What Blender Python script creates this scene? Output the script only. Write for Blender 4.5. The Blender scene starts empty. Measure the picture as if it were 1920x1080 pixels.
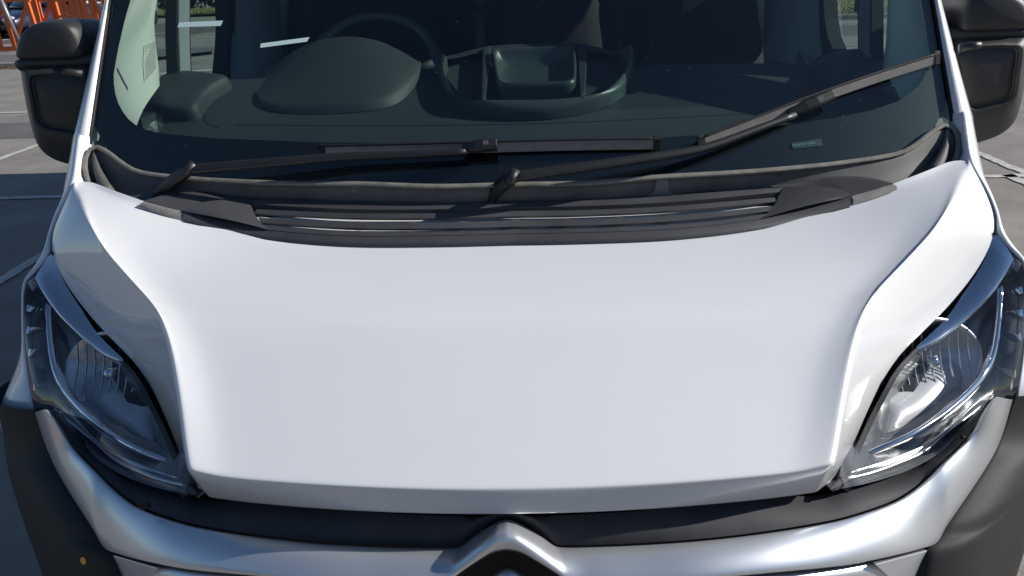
import bpy, bmesh, math, random
from mathutils import Vector as V, Matrix, Euler
R = math.radians
random.seed(7)
S = bpy.context.scene
COL = S.collection

# ---------------------------------------------------------------- camera, sky, sun, exposure
CAM_LOC = V((0.05985, -0.91085, 1.75388))
CAM_ROT = Euler((1.178962, 0.031680, 0.027654), 'XYZ')
FPX = 1469.0                                   # focal length in pixels of the 1920 px wide photograph
cd = bpy.data.cameras.new('camera'); cam = bpy.data.objects.new('camera', cd); COL.objects.link(cam)
cam.location = CAM_LOC; cam.rotation_euler = CAM_ROT
cd.sensor_width = 36; cd.lens = FPX / 1920 * 36; cd.clip_start = 0.02; cd.clip_end = 2000
S.camera = cam
SUN_EL = 29.5; SUN_AZ = 0                        # degrees: height, and how far behind the beam of the van
w = bpy.data.worlds.new('World'); S.world = w; w.use_nodes = True
nt = w.node_tree; sky = nt.nodes.new('ShaderNodeTexSky'); sky.sky_type = 'NISHITA'; sky.sun_disc = False
sky.sun_elevation = R(SUN_EL); sky.sun_rotation = R(90 - SUN_AZ); sky.air_density = 1.0; sky.dust_density = 0.15; sky.ozone_density = 4.5
nt.links.new(sky.outputs[0], nt.nodes['Background'].inputs[0]); nt.nodes['Background'].inputs[1].default_value = 0.078
sd = bpy.data.lights.new('sun', 'SUN'); sd.energy = 5.0; sd.angle = R(0.53); sd.color = (1.0, 0.955, 0.90)
sun = bpy.data.objects.new('sun', sd); COL.objects.link(sun); sun.rotation_euler = (0, R(90 - SUN_EL), R(SUN_AZ)); sun.location = (8, 0, 8)
S.view_settings.view_transform = 'Standard'; S.view_settings.look = 'None'; S.view_settings.gamma = 1
S.view_settings.use_curve_mapping = False
S.view_settings.exposure = 0.08
S.cycles.max_bounces = 10; S.cycles.transparent_max_bounces = 16; S.cycles.caustics_reflective = False; S.cycles.caustics_refractive = False

# ---------------------------------------------------------------- sight lines: where a feature seen in the photograph meets a real surface
_M = CAM_ROT.to_matrix()
def ray(u, v):
    return CAM_LOC, _M @ V(((u - 960) / FPX, (540 - v) / FPX, -1))
def aty(u, v, y):
    o, d = ray(u, v); return o + d * ((y - o.y) / d.y)
def atx(u, v, x):
    o, d = ray(u, v); return o + d * ((x - o.x) / d.x)
def atz(u, v, z):
    o, d = ray(u, v); return o + d * ((z - o.z) / d.z)
def on(u, v, F, t0=0.3, t1=6.0):
    o, d = ray(u, v); a, b = t0, t1; fa = F(o + d * a)
    for i in range(60):
        m = (a + b) / 2; fm = F(o + d * m)
        if (fm > 0) == (fa > 0): a = m
        else: b = m
    return o + d * ((a + b) / 2)
def absx(p): return V((abs(p.x), p.y, p.z))
def mx(p, s): return V((p.x * s, p.y, p.z))
def lerp(a, b, t): return a + (b - a) * t
def sstep(t): t = max(0, min(1, t)); return t * t * (3 - 2 * t)
def interp(xs, ys, x):
    if x <= xs[0]: return ys[0]
    for i in range(1, len(xs)):
        if x <= xs[i]: return lerp(ys[i-1], ys[i], (x - xs[i-1]) / (xs[i] - xs[i-1]))
    return ys[-1]
def cr(pts, n, closed=False):
    """smooth curve through pts, n samples evenly spaced along it"""
    pts = [V(p) for p in pts]; m = len(pts); dense = []
    for i in range(m if closed else m - 1):
        p1 = pts[i]; p2 = pts[(i+1) % m]
        p0 = pts[i-1] if (i > 0 or closed) else p1 * 2 - p2
        p3 = pts[(i+2) % m] if (i + 2 < m or closed) else p2 * 2 - p1
        d01 = max((p1-p0).length, 1e-5)**.5; d12 = max((p2-p1).length, 1e-5)**.5; d23 = max((p3-p2).length, 1e-5)**.5
        m1 = (p1-p0)/d01 - (p2-p0)/(d01+d12) + (p2-p1)/d12; m2 = (p2-p1)/d12 - (p3-p1)/(d12+d23) + (p3-p2)/d23
        m1 *= d12; m2 *= d12
        for k in range(24):
            t = k / 24
            dense.append(p1*(2*t**3-3*t*t+1) + m1*(t**3-2*t*t+t) + p2*(-2*t**3+3*t*t) + m2*(t**3-t*t))
    dense.append(pts[0].copy() if closed else pts[-1].copy())
    L = [0]
    for i in range(1, len(dense)): L.append(L[-1] + (dense[i]-dense[i-1]).length)
    out = []; j = 0; cnt = n if not closed else n + 1
    for k in range(cnt):
        s = L[-1] * k / (cnt - 1)
        while j < len(L) - 2 and L[j+1] < s: j += 1
        out.append(lerp(dense[j], dense[j+1], (s - L[j]) / max(L[j+1]-L[j], 1e-9)))
    return out[:n]
def crp(pts, per):
    """smooth curve with the same number of samples on every span, so that two such curves stay paired"""
    pts = [V(p) for p in pts]; out = []
    for i in range(len(pts) - 1):
        p1, p2 = pts[i], pts[i+1]; p0 = pts[i-1] if i else p1*2 - p2; p3 = pts[i+2] if i + 2 < len(pts) else p2*2 - p1
        l = (p2-p1).length; m1 = (p2-p0).normalized()*l; m2 = (p3-p1).normalized()*l
        for k in range(per):
            t = k/per; out.append(p1*(2*t**3-3*t*t+1) + m1*(t**3-2*t*t+t) + p2*(-2*t**3+3*t*t) + m2*(t**3-t*t))
    return out + [pts[-1].copy()]
def lin(pts, n):
    pts = [V(p) for p in pts]; L = [0]
    for i in range(1, len(pts)): L.append(L[-1] + (pts[i]-pts[i-1]).length)
    out = []; j = 0
    for k in range(n):
        s = L[-1]*k/(n-1)
        while j < len(L)-2 and L[j+1] < s: j += 1
        out.append(lerp(pts[j], pts[j+1], (s-L[j])/max(L[j+1]-L[j], 1e-9)))
    return out

# ---------------------------------------------------------------- materials
def mat(name, col, rough=.5, metal=0, coat=0, spec=.5, var=0, vscale=8, bump=0, bscale=200, coat_r=.03, speck=None, rvar=0):
    m = bpy.data.materials.new(name); m.use_nodes = True; n = m.node_tree; b = n.nodes['Principled BSDF']
    b.inputs['Roughness'].default_value = rough; b.inputs['Metallic'].default_value = metal
    b.inputs['Coat Weight'].default_value = coat; b.inputs['Coat Roughness'].default_value = coat_r
    b.inputs['Specular IOR Level'].default_value = spec
    b.inputs['Base Color'].default_value = (*col, 1)
    tc = n.nodes.new('ShaderNodeTexCoord'); out = None
    if var:
        nz = n.nodes.new('ShaderNodeTexNoise'); nz.inputs['Scale'].default_value = vscale; nz.inputs['Detail'].default_value = 7
        nz.inputs['Roughness'].default_value = .65
        n.links.new(tc.outputs['Object'], nz.inputs['Vector'])
        rp = n.nodes.new('ShaderNodeValToRGB'); rp.color_ramp.elements[0].position = .3; rp.color_ramp.elements[1].position = .72
        rp.color_ramp.elements[0].color = (*[max(0, c*(1-var)) for c in col], 1); rp.color_ramp.elements[1].color = (*[min(1, c*(1+var)) for c in col], 1)
        n.links.new(nz.outputs[0], rp.inputs[0]); out = rp.outputs[0]
        if rvar:
            mr = n.nodes.new('ShaderNodeMapRange'); mr.inputs[3].default_value = rough - rvar; mr.inputs[4].default_value = rough + rvar
            n.links.new(nz.outputs[0], mr.inputs[0]); n.links.new(mr.outputs[0], b.inputs['Roughness'])
    if speck:                                            # (colour, scale, threshold): dust and grit lying on the surface
        vz = n.nodes.new('ShaderNodeTexNoise'); vz.inputs['Scale'].default_value = speck[1]; vz.inputs['Detail'].default_value = 3
        n.links.new(tc.outputs['Object'], vz.inputs['Vector'])
        r2 = n.nodes.new('ShaderNodeValToRGB'); r2.color_ramp.elements[0].position = speck[2]; r2.color_ramp.elements[1].position = speck[2] + .06
        n.links.new(vz.outputs[0], r2.inputs[0])
        mx_ = n.nodes.new('ShaderNodeMixRGB'); mx_.inputs[2].default_value = (*speck[0], 1)
        n.links.new(r2.outputs[0], mx_.inputs[0])
        if out: n.links.new(out, mx_.inputs[1])
        else: mx_.inputs[1].default_value = (*col, 1)
        out = mx_.outputs[0]
    if out: n.links.new(out, b.inputs['Base Color'])
    if bump:
        nb = n.nodes.new('ShaderNodeTexNoise'); nb.inputs['Scale'].default_value = bscale; nb.inputs['Detail'].default_value = 4
        n.links.new(tc.outputs['Object'], nb.inputs['Vector'])
        bp = n.nodes.new('ShaderNodeBump'); bp.inputs['Strength'].default_value = bump; bp.inputs['Distance'].default_value = .004
        n.links.new(nb.outputs[0], bp.inputs['Height']); n.links.new(bp.outputs[0], b.inputs['Normal'])
    return m
def glassmat(name, tint, refl=1.0, rough=0.0, dust=0.0, ior=1.5, dscale=3):
    m = bpy.data.materials.new(name); m.use_nodes = True; n = m.node_tree; n.nodes.clear()
    o = n.nodes.new('ShaderNodeOutputMaterial'); t = n.nodes.new('ShaderNodeBsdfTransparent'); t.inputs[0].default_value = (*tint, 1)
    g = n.nodes.new('ShaderNodeBsdfGlossy'); g.inputs['Roughness'].default_value = rough
    # Fresnel by Schlick's rule, the same from both sides of the thin pane
    ge = n.nodes.new('ShaderNodeNewGeometry'); dt = n.nodes.new('ShaderNodeVectorMath'); dt.operation = 'DOT_PRODUCT'
    n.links.new(ge.outputs['Normal'], dt.inputs[0]); n.links.new(ge.outputs['Incoming'], dt.inputs[1])
    def M2(op, a, b):
        q = n.nodes.new('ShaderNodeMath'); q.operation = op
        for i_, x in enumerate((a, b)):
            if x is None: continue
            if hasattr(x, 'outputs'): n.links.new(x.outputs[0], q.inputs[i_])
            elif hasattr(x, 'links'): n.links.new(x, q.inputs[i_])
            else: q.inputs[i_].default_value = x
        return q
    F0 = ((ior-1)/(ior+1))**2
    ab = M2('ABSOLUTE', dt.outputs['Value'], None); om = M2('SUBTRACT', 1.0, ab); p5 = M2('POWER', om, 5.0)
    fr = M2('ADD', M2('MULTIPLY', p5, 1-F0), F0); mu = M2('MULTIPLY', fr, refl); mu.use_clamp = True
    mix = n.nodes.new('ShaderNodeMixShader')
    n.links.new(mu.outputs[0], mix.inputs[0]); n.links.new(t.outputs[0], mix.inputs[1]); n.links.new(g.outputs[0], mix.inputs[2])
    last = mix
    if dust:
        tc = n.nodes.new('ShaderNodeTexCoord'); nz = n.nodes.new('ShaderNodeTexNoise'); nz.inputs['Scale'].default_value = dscale; nz.inputs['Detail'].default_value = 8
        n.links.new(tc.outputs['Object'], nz.inputs['Vector'])
        mr = n.nodes.new('ShaderNodeMapRange'); mr.inputs[1].default_value = .3; mr.inputs[2].default_value = .75; mr.inputs[3].default_value = dust*.35; mr.inputs[4].default_value = dust*1.6
        n.links.new(nz.outputs[0], mr.inputs[0])
        sp = n.nodes.new('ShaderNodeTexNoise'); sp.inputs['Scale'].default_value = 170; sp.inputs['Detail'].default_value = 2
        n.links.new(tc.outputs['Object'], sp.inputs['Vector'])
        sr = n.nodes.new('ShaderNodeMapRange'); sr.inputs[1].default_value = .735; sr.inputs[2].default_value = .80; sr.inputs[4].default_value = .22
        n.links.new(sp.outputs[0], sr.inputs[0]); sm = n.nodes.new('ShaderNodeMath'); n.links.new(mr.outputs[0], sm.inputs[0]); n.links.new(sr.outputs[0], sm.inputs[1]); mr = sm
        d = n.nodes.new('ShaderNodeBsdfDiffuse'); d.inputs[0].default_value = (.6, .6, .58, 1)
        m2 = n.nodes.new('ShaderNodeMixShader'); n.links.new(mr.outputs[0], m2.inputs[0]); n.links.new(mix.outputs[0], m2.inputs[1]); n.links.new(d.outputs[0], m2.inputs[2]); last = m2
    n.links.new(last.outputs[0], o.inputs[0]); return m

WHITE = mat('white_paint', (.82, .825, .825), .38, 0, 1.0, coat_r=.04, var=.015, vscale=3, speck=((.58, .58, .56), 240, .80))
SILVER = mat('silver_paint', (.70, .73, .76), .36, .75, .6, coat_r=.08, var=.03, vscale=400)
SILVER_SHADE = mat('silver_shaded_edge', (.34, .33, .32), .5, .3, .1)  # shade on the trim's down-facing edge is put into this darker silver
PLASTIC = mat('black_plastic', (.060, .060, .063), .55, var=.25, vscale=5, bump=.12, bscale=900, speck=((.10, .095, .085), 160, .74), rvar=.08)
CORNER = mat('bumper_plastic', (.026, .026, .026), .60, spec=.28, var=.15, vscale=4, bump=.15, bscale=900, rvar=.06)
STRIP = mat('gloss_black_trim', (.060, .060, .064), .62, spec=.2, var=.25, vscale=6, rvar=.08, speck=((.12, .12, .11), 130, .76))
COWL = mat('weathered_plastic', (.105, .103, .098), .62, var=.35, vscale=9, bump=.2, bscale=700, speck=((.16, .145, .115), 90, .70))
LIPRUB = mat('dusty_rubber_lip', (.20, .19, .165), .8, var=.35, vscale=30, bump=.2, bscale=300)
PALE_PLASTIC = mat('pale_plastic', (.26, .245, .22), .7, var=.2, vscale=30, bump=.2, bscale=700)  # paler plastic on the lips of the vent corner covers
JET = mat('jet_plastic', (.17, .165, .16), .6, bump=.1, bscale=700)
RUBBER = mat('rubber', (.006, .006, .007), .7)
ARM = mat('wiper_black', (.018, .018, .019), .45, var=.2, vscale=12, speck=((.12, .11, .10), 150, .75))
BLADE = mat('wiper_blade_spoiler', (.21, .20, .19), .5, var=.15, vscale=30)
MIRR = mat('mirror_plastic', (.034, .034, .034), .38, var=.15, vscale=5, bump=.2, bscale=1100)
FRIT = mat('black_glass_border', (.008, .009, .012), .3, speck=((.05, .05, .055), 60, .71))
CHROME = mat('chrome', (.82, .83, .85), .06, 1)
CHROME_D = mat('dull_chrome', (.56, .56, .56), .32, .9, var=.2, vscale=40)
BEZEL = mat('lamp_bezel', (.17, .175, .18), .25, .3, .3)
LAMPGREY = mat('lamp_grey_bezel', (.72, .72, .71), .3, .15, .3)
DASH = mat('dash_plastic', (.036, .044, .047), .55, var=.1, vscale=6, bump=.25, bscale=1200)
DASH_G = mat('dash_gloss_edge', (.060, .070, .070), .32, bump=.12, bscale=1000)
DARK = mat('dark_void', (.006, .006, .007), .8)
SEAT = mat('seat_fabric', (.007, .008, .010), .9, bump=.3, bscale=600)
BULK = mat('grey_bulkhead', (.045, .05, .05), .7)
TRIMW = mat('cream_trim', (.78, .77, .68), .55, bump=.08, bscale=900)
TRIMD = mat('trim_slot', (.12, .12, .12), .6)
DOORIN = mat('door_inner_paint', (.30, .32, .34), .35, 0, .5)
GLASS = glassmat('windscreen_glass', (.78, .91, .86), 1.9, 0, .003)
SIDEGL = glassmat('side_glass', (.66, .78, .74), 1.3)
LENS = glassmat('lamp_lens', (.93, .94, .95), 1.5, 0.0, .012)
POLY = glassmat('clear_plastic_wallet', (.90, .93, .91), 2.2, .06, .04)
YELLOW = mat('yellow_sticker', (.85, .45, .06), .45)
PAPER = mat('paper', (.84, .86, .86), .8, var=.06, vscale=60)
CARD = mat('glass_tinted_card', (.66, .84, .79), .8)  # white strips, with the green cast of the glass put into their colour
INK = mat('ink', (.03, .035, .04), .7)

# ---------------------------------------------------------------- object helpers
def link(name, me, m=None, parent=None, smooth=True):
    o = bpy.data.objects.new(name, me); COL.objects.link(o)
    if m: me.materials.append(m)
    if smooth:
        for p in me.polygons: p.use_smooth = True
    if parent: o.parent = parent
    return o
def tag(o, label=None, cat=None, group=None, kind=None):
    if label: o['label'] = label
    if cat: o['category'] = cat
    if group: o['group'] = group
    if kind: o['kind'] = kind
    return o
def empty(name, loc=(0,0,0), rz=0):
    o = bpy.data.objects.new(name, None); COL.objects.link(o); o.location = loc; o.rotation_euler.z = rz; o.empty_display_size = .1
    return o
def sub(o, lv=2):
    md = o.modifiers.new('smooth', 'SUBSURF'); md.levels = lv; md.render_levels = lv; return o
def solid(o, t, off=-1):
    md = o.modifiers.new('thick', 'SOLIDIFY'); md.thickness = t; md.offset = off; return o
def bev(o, wd, seg=2):
    md = o.modifiers.new('bevel', 'BEVEL'); md.width = wd; md.segments = seg; md.limit_method = 'ANGLE'; md.angle_limit = R(35); return o
def fix_normals(me, toward=None):
    bm = bmesh.new(); bm.from_mesh(me); bmesh.ops.recalc_face_normals(bm, faces=bm.faces); bm.to_mesh(me); bm.free()
def face_dir(me, d):
    """turn the sheet's faces so that they look along d on the whole"""
    bm = bmesh.new(); bm.from_mesh(me); bmesh.ops.recalc_face_normals(bm, faces=bm.faces)
    s = sum((f.normal.dot(d) * f.calc_area() for f in bm.faces))
    if s < 0: bmesh.ops.reverse_faces(bm, faces=bm.faces)
    bm.to_mesh(me); bm.free()
def grid(name, rows, m, parent=None, close_u=False, lv=0, thick=0, face=None, smooth=True, crease_rows=(), crease_cols=()):
    nr, nc = len(rows), len(rows[0]); vs = [tuple(p) for r in rows for p in r]; fs = []
    for i in range(nr - 1):
        for j in range(nc if close_u else nc - 1):
            k = (j + 1) % nc
            fs.append((i*nc+j, i*nc+k, (i+1)*nc+k, (i+1)*nc+j))
    me = bpy.data.meshes.new(name); me.from_pydata(vs, [], fs); me.update()
    face_dir(me, V(face) if face else V((0, -.6, .8)))
    o = link(name, me, m, parent, smooth)
    if crease_rows or crease_cols:
        at = me.attributes.new('crease_edge', 'FLOAT', 'EDGE')
        for e in me.edges:
            a, b = e.vertices
            for (r, val) in crease_rows:
                if a // nc == r and b // nc == r: at.data[e.index].value = val
            for (c, val) in crease_cols:
                if a % nc == c and b % nc == c: at.data[e.index].value = val
    if lv: sub(o, lv)
    if thick: solid(o, thick)
    return o
def loft(name, c0, c1, n, m, parent=None, bulge=0, bdir=None, rows=4, **k):
    a = c0 if len(c0) == n else cr(c0, n); b = c1 if len(c1) == n else cr(c1, n)
    bd = V(bdir) if bdir else V((0, -.6, .8))
    rr = [[lerp(p, q, i/rows) + bd * (bulge * 4 * (i/rows) * (1 - i/rows)) for p, q in zip(a, b)] for i in range(rows + 1)]
    return grid(name, rr, m, parent, **k)
def frames(path):
    out = []; prev = None
    for i, p in enumerate(path):
        t = (path[min(i+1, len(path)-1)] - path[max(i-1, 0)]).normalized()
        up = prev if prev else (V((0,0,1)) if abs(t.z) < .9 else V((0,1,0)))
        s = t.cross(up).normalized(); u = s.cross(t).normalized(); prev = u; out.append((p, t, s, u))
    return out
def sweep_bm(bm, path, prof, closed=False, scale=None, up=None):
    """prof: list of (side, up) offsets, swept along path"""
    path = [V(p) for p in path]; fr = frames(path); rings = []
    for i, (p, t, s, u) in enumerate(fr):
        if up: 
            uu = V(up); s = t.cross(uu).normalized(); u = s.cross(t).normalized()
        k = scale(i/(len(fr)-1)) if scale else 1
        if not isinstance(k, tuple): k = (k, k)
        rings.append([bm.verts.new(p + s*a*k[0] + u*b*k[1]) for a, b in prof])
    n = len(prof)
    for i in range(len(rings) - (0 if closed else 1)):
        r0, r1 = rings[i], rings[(i+1) % len(rings)]
        for j in range(n): bm.faces.new((r0[j], r0[(j+1) % n], r1[(j+1) % n], r1[j]))
    if not closed:
        bm.faces.new(rings[0]); bm.faces.new(rings[-1])
def circ(r, n=10, ry=None):
    return [(r*math.cos(2*math.pi*i/n), (ry or r)*math.sin(2*math.pi*i/n)) for i in range(n)]
def rect(wd, h): return [(-wd/2, -h/2), (wd/2, -h/2), (wd/2, h/2), (-wd/2, h/2)]
def sweep(name, path, prof, m, parent=None, smooth=True, **k):
    bm = bmesh.new(); sweep_bm(bm, path, prof, **k); bmesh.ops.recalc_face_normals(bm, faces=bm.faces)
    me = bpy.data.meshes.new(name); bm.to_mesh(me); bm.free()
    return link(name, me, m, parent, smooth)
def box_bm(bm, lo, hi, M=None):
    vs = [V((x, y, z)) for x in (lo[0], hi[0]) for y in (lo[1], hi[1]) for z in (lo[2], hi[2])]
    if M: vs = [M @ p for p in vs]
    q = [bm.verts.new(p) for p in vs]
    for f in ((0,1,3,2), (4,6,7,5), (0,4,5,1), (2,3,7,6), (0,2,6,4), (1,5,7,3)): bm.faces.new([q[i] for i in f])
def box(name, lo, hi, m, parent=None, M=None, bevel=0):
    bm = bmesh.new(); box_bm(bm, lo, hi, M); bmesh.ops.recalc_face_normals(bm, faces=bm.faces)
    me = bpy.data.meshes.new(name); bm.to_mesh(me); bm.free(); o = link(name, me, m, parent, False)
    if bevel: bev(o, bevel)
    return o
def rings(name, rr, m, parent=None, cap0=True, cap1=True, lv=0, smooth=True):
    bm = bmesh.new(); q = [[bm.verts.new(p) for p in r] for r in rr]; n = len(rr[0])
    for a, b in zip(q, q[1:]):
        for j in range(n): bm.faces.new((a[j], a[(j+1) % n], b[(j+1) % n], b[j]))
    if cap0: bm.faces.new(q[0])
    if cap1: bm.faces.new(q[-1])
    bmesh.ops.recalc_face_normals(bm, faces=bm.faces); me = bpy.data.meshes.new(name); bm.to_mesh(me); bm.free()
    o = link(name, me, m, parent, smooth)
    if lv: sub(o, lv)
    return o
def prism(name, pts, n, t, m, parent=None, bevel=0):
    """a flat outline with thickness t along -n"""
    n = V(n).normalized(); bm = bmesh.new(); a = [bm.verts.new(p) for p in pts]; b = [bm.verts.new(V(p) - n*t) for p in pts]; k = len(pts)
    bm.faces.new(a); bm.faces.new(b)
    for j in range(k): bm.faces.new((a[j], a[(j+1) % k], b[(j+1) % k], b[j]))
    bmesh.ops.recalc_face_normals(bm, faces=bm.faces); me = bpy.data.meshes.new(name); bm.to_mesh(me); bm.free()
    o = link(name, me, m, parent, False)
    if bevel: bev(o, bevel)
    return o

# ================================================================ THE VAN (its base on the ground under the middle of the front bumper)
van = empty('van'); tag(van, 'white van with silver bumper trim and black wipers, parked facing the viewer', 'van')
def fplan(x): return .48 * abs(x)**3                       # how the nose curves back in plan
GK, GT = .104, 1.25
def zglass(x, y): return 1.32 + GT * (y - .72 - GK * x * x)
def yglass(x, z): return .72 + GK * x * x + (z - 1.32) / GT
def gn(x): return V((2*GK*x*GT, -GT, 1)).normalized()       # outward normal of the windscreen
def gp(u, v, off=0):                                       # point of the windscreen, off metres in front of it
    return on(u, v, lambda p: p.z - zglass(p.x, p.y) - off * 1.6, .5)
def gpx(u, v, off=0): return absx(gp(u, v, off))
PY = [-.1, .03, .050, .328, .605, .90, 1.2]; PZ = [.98, 1.024, 1.034, 1.185, 1.226, 1.300, 1.392]
def Zh(x, y):
    x = abs(x)
    return interp(PY, PZ, y) + .05*sstep((x-.56)/.34)*sstep((y-.38)/.34) - .07*x*x*(1 - sstep((y-.10)/.45))
def hp(u, v, off=0): return on(u, v, lambda p: p.z - Zh(p.x, p.y) - off, .5, 4.0)
def hpx(u, v, off=0): return absx(hp(u, v, off))

# ---- bonnet
SEAM = absx(aty(1817, 301, .785)); JOINT = absx(aty(1805, 209, .872)); TIP = absx(aty(1872, 432, .66)); CORNER_P = V((.519, .153, .945))
outer_px = [(1859,475,.648),(1834,503,.624),(1790,562,.568),(1741,611,.505),(1704,648,.458),(1672,680,.414),(1650,719,.366),(1625,773,.318),(1598,837,.262),(1574,880,.215)]
outer3 = [SEAM, absx(aty(1849, 358, .745)), absx(aty(1866, 402, .70)), TIP] + [absx(aty(*q)) for q in outer_px]
ridge_px = [(1813,306),(1800,333),(1790,362),(1770,400),(1740,437),(1707,470),(1680,500),(1652,530),(1627,560),(1613,592),(1603,631),(1591,695),(1581,759),(1572,825),(1563,868)]
ridge3 = [hpx(u, v, .006 + .011*sstep(i/3)*(1 - .75*sstep((i-11)/3))) for i, (u, v) in enumerate(ridge_px)]
rear_px = [(965,457),(1080,455),(1250,449),(1380,437),(1450,427),(1520,410),(1600,386),(1682,354),(1740,331),(1782,313),(1800,305)]
rear3 = [hpx(u, v, .001) for u, v in rear_px]; rear3[0].x = 0
NS = 11; SV = [0, .1, .2, .3, .39, .47, .52, .59, .67, .77, .87, .94, .985, 1]
def at_s(curve, s):
    c = cr(curve, 101); return c[min(100, round(s*100))]
rc = cr(ridge3, 101); oc = cr(outer3, 101)
xr = [p.x for p in rear3]; yr_ = [p.y for p in rear3]
yc0, yc1 = rear3[0].y, .050
FR = [0, .24, .48, .70, .84, .895, .935, .972, 1]
rows = []
for s in SV:
    rp = rc[round(s*100)]; op = oc[round(s*100)]; yc = lerp(yc0, yc1, s); row = []
    for f in FR:
        x = rp.x * f
        g0 = (interp(xr, yr_, x) - yc0) / max(rc[0].y - yc0, 1e-4); g1 = f*f
        y = yc + (rp.y - yc) * lerp(g0 if f < 1 else 1, g1, min(1, s*1.0)**.7)
        dz = (rp.z - Zh(rp.x, rp.y))*max(0, (f-.86)/.14)**1.3 
        row.append(V((x, y, Zh(x, y) + dz)))
    row[-1] = rp.copy()
    for f in (.12, .28, .54, .80, .94, 1):
        p = lerp(rp, op, f); p += V((.25, -.4, .85)) * (.004 * 4*f*(1-f)); row.append(p)
    rows.append(row)
nc = len(rows[0]); last = rows[-1]
def lipbot(j):
    if j < len(FR):
        x = .497 * FR[j]; k = (x/.519)**2; return V((x, .052 + .102*k, .984 - .039*k))
    t = (j - len(FR) + 1) / (nc - len(FR)); return lerp(V((.497, .146, .948)), V((.522, .166, .952)), t)
bot = [lipbot(j) for j in range(nc)]
for q, fw in ((.07, .001), (.5, .002), (.9, .001), (1, 0)):
    rows.append([lerp(a, b, q) + V((0, -fw, 0)) for a, b in zip(last, bot)])
rows.append([b + V((0, .012, -.003)) for b in bot]); rows.append([b + V((-.02 if j > 6 else 0, .05, -.004)) for j, b in enumerate(bot)])
under = [V((p.x, p.y + (.085 if p.x < .52 else .012), Zh(p.x, p.y + .085) + (.008 if p.x < .52 else -.012))) for p in rows[0]]
rows.insert(0, under)
full = [[mx(p, -1) for p in reversed(r[1:])] + r for r in rows]
bonnet = grid('bonnet', full, WHITE, van, lv=2, face=(0, -.4, .9), crease_rows=((1, .8),))
# dark bay under the bonnet, so no light comes through its shut lines
bay = []
for dz in (-.045, -.35):
    ring = [V((x, .12 + fplan(x) + .02, .93 + dz)) for x in (-.88, -.7, -.5, -.25, 0, .25, .5, .7, .88)] + [V((.93, .70, 1.17 + dz)), V((.90, .86, 1.25 + dz)), V((0, .70, 1.20 + dz)), V((-.90, .86, 1.25 + dz)), V((-.93, .70, 1.17 + dz))]
    bay.append(ring)
rings('engine_bay', bay, DARK, van, smooth=False)

# ---- headlamp outline on the driver's side as seen, used for both sides
lampB = [(69,505,.645),(49,526,.62),(45,545,.605),(45,570,.585),(46,612,.55),(50,672,.50),(56,718,.468),(64,766,.434)]
lampBot = [(64,766,.434),(84,768,.415),(100,772,.398),(116,793,.368),(144,825,.33),(185,862,.285),(231,890,.243),(278,908,.207),(324,920,.179),(368,928,.155)]
lampIn = [(95,470,.660),(111,497,.652),(125,524,.634),(148,570,.590),(176,614,.538),(204,644,.494),(230,668,.458),(249,689,.424),(268,716,.372),(287,753,.338),(306,790,.305),(324,831,.270),(347,883,.215),(368,928,.160)]
def P3(l): return [absx(aty(*q)) for q in l]
Lout3, Lbot3, Lin3 = P3(lampB), P3(lampBot), P3(lampIn)
Lin3 = [Lin3[0]] + [p + V((.0, 0, -.008)) for p in Lin3[1:-1]] + [Lbot3[-1].copy()]
Lout3 = [Lin3[0]] + Lout3
# Coons patch: a runs along the bonnet side from nose (0) to the rear tip (1), b from the bonnet side (0) to the wing side (1)
NA, NB = 24, 14
side0 = cr(list(reversed(Lin3)), NA + 1)                   # b=0 : nose -> tip
B_top = [Lin3[0], Lout3[1], Lout3[2]]                      # a=1 : tip -> outer top corner
side1 = cr(list(reversed(Lbot3)), NA*2 + 1)                # nose -> outer bottom
outer_edge = Lout3[2:]                                     # outer top corner -> outer bottom
s1 = cr(list(reversed(Lbot3)) + list(reversed(outer_edge))[1:], NA + 1)   # b=1 : nose -> along bottom -> up the wing side to the corner
etop = cr(B_top, NB + 1); enose = [Lbot3[-1]] * (NB + 1)
def coons(i, j):
    a, b = i/NA, j/NB
    c = lerp(side0[i], s1[i], b); d = lerp(enose[j], etop[j], a)
    bl = lerp(lerp(side0[0], s1[0], b), lerp(side0[NA], s1[NA], b), a)
    p = c + d - bl
    return p + V((.25, -.75, .6)) * (.030 * 4*b*(1-b) * (1-(2*a-1)**4))
LP = [[coons(i, j) for j in range(NB + 1)] for i in range(NA + 1)]
def lampN(i, j):
    i0, i1, j0, j1 = max(i-1, 0), min(i+1, NA), max(j-1, 0), min(j+1, NB)
    n = (LP[i1][j]-LP[i0][j]).cross(LP[i][j1]-LP[i][j0])
    n = n.normalized() if n.length > 1e-9 else V((.3, -.8, .5))
    return n if n.dot(V((.3, -.8, .5))) > 0 else -n
LN = [[lampN(i, j) for j in range(NB + 1)] for i in range(NA + 1)]
def to_px(p):
    q = _M.transposed() @ (p - CAM_LOC); return (960 + FPX*q.x/-q.z, 540 - FPX*q.y/-q.z)
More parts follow.
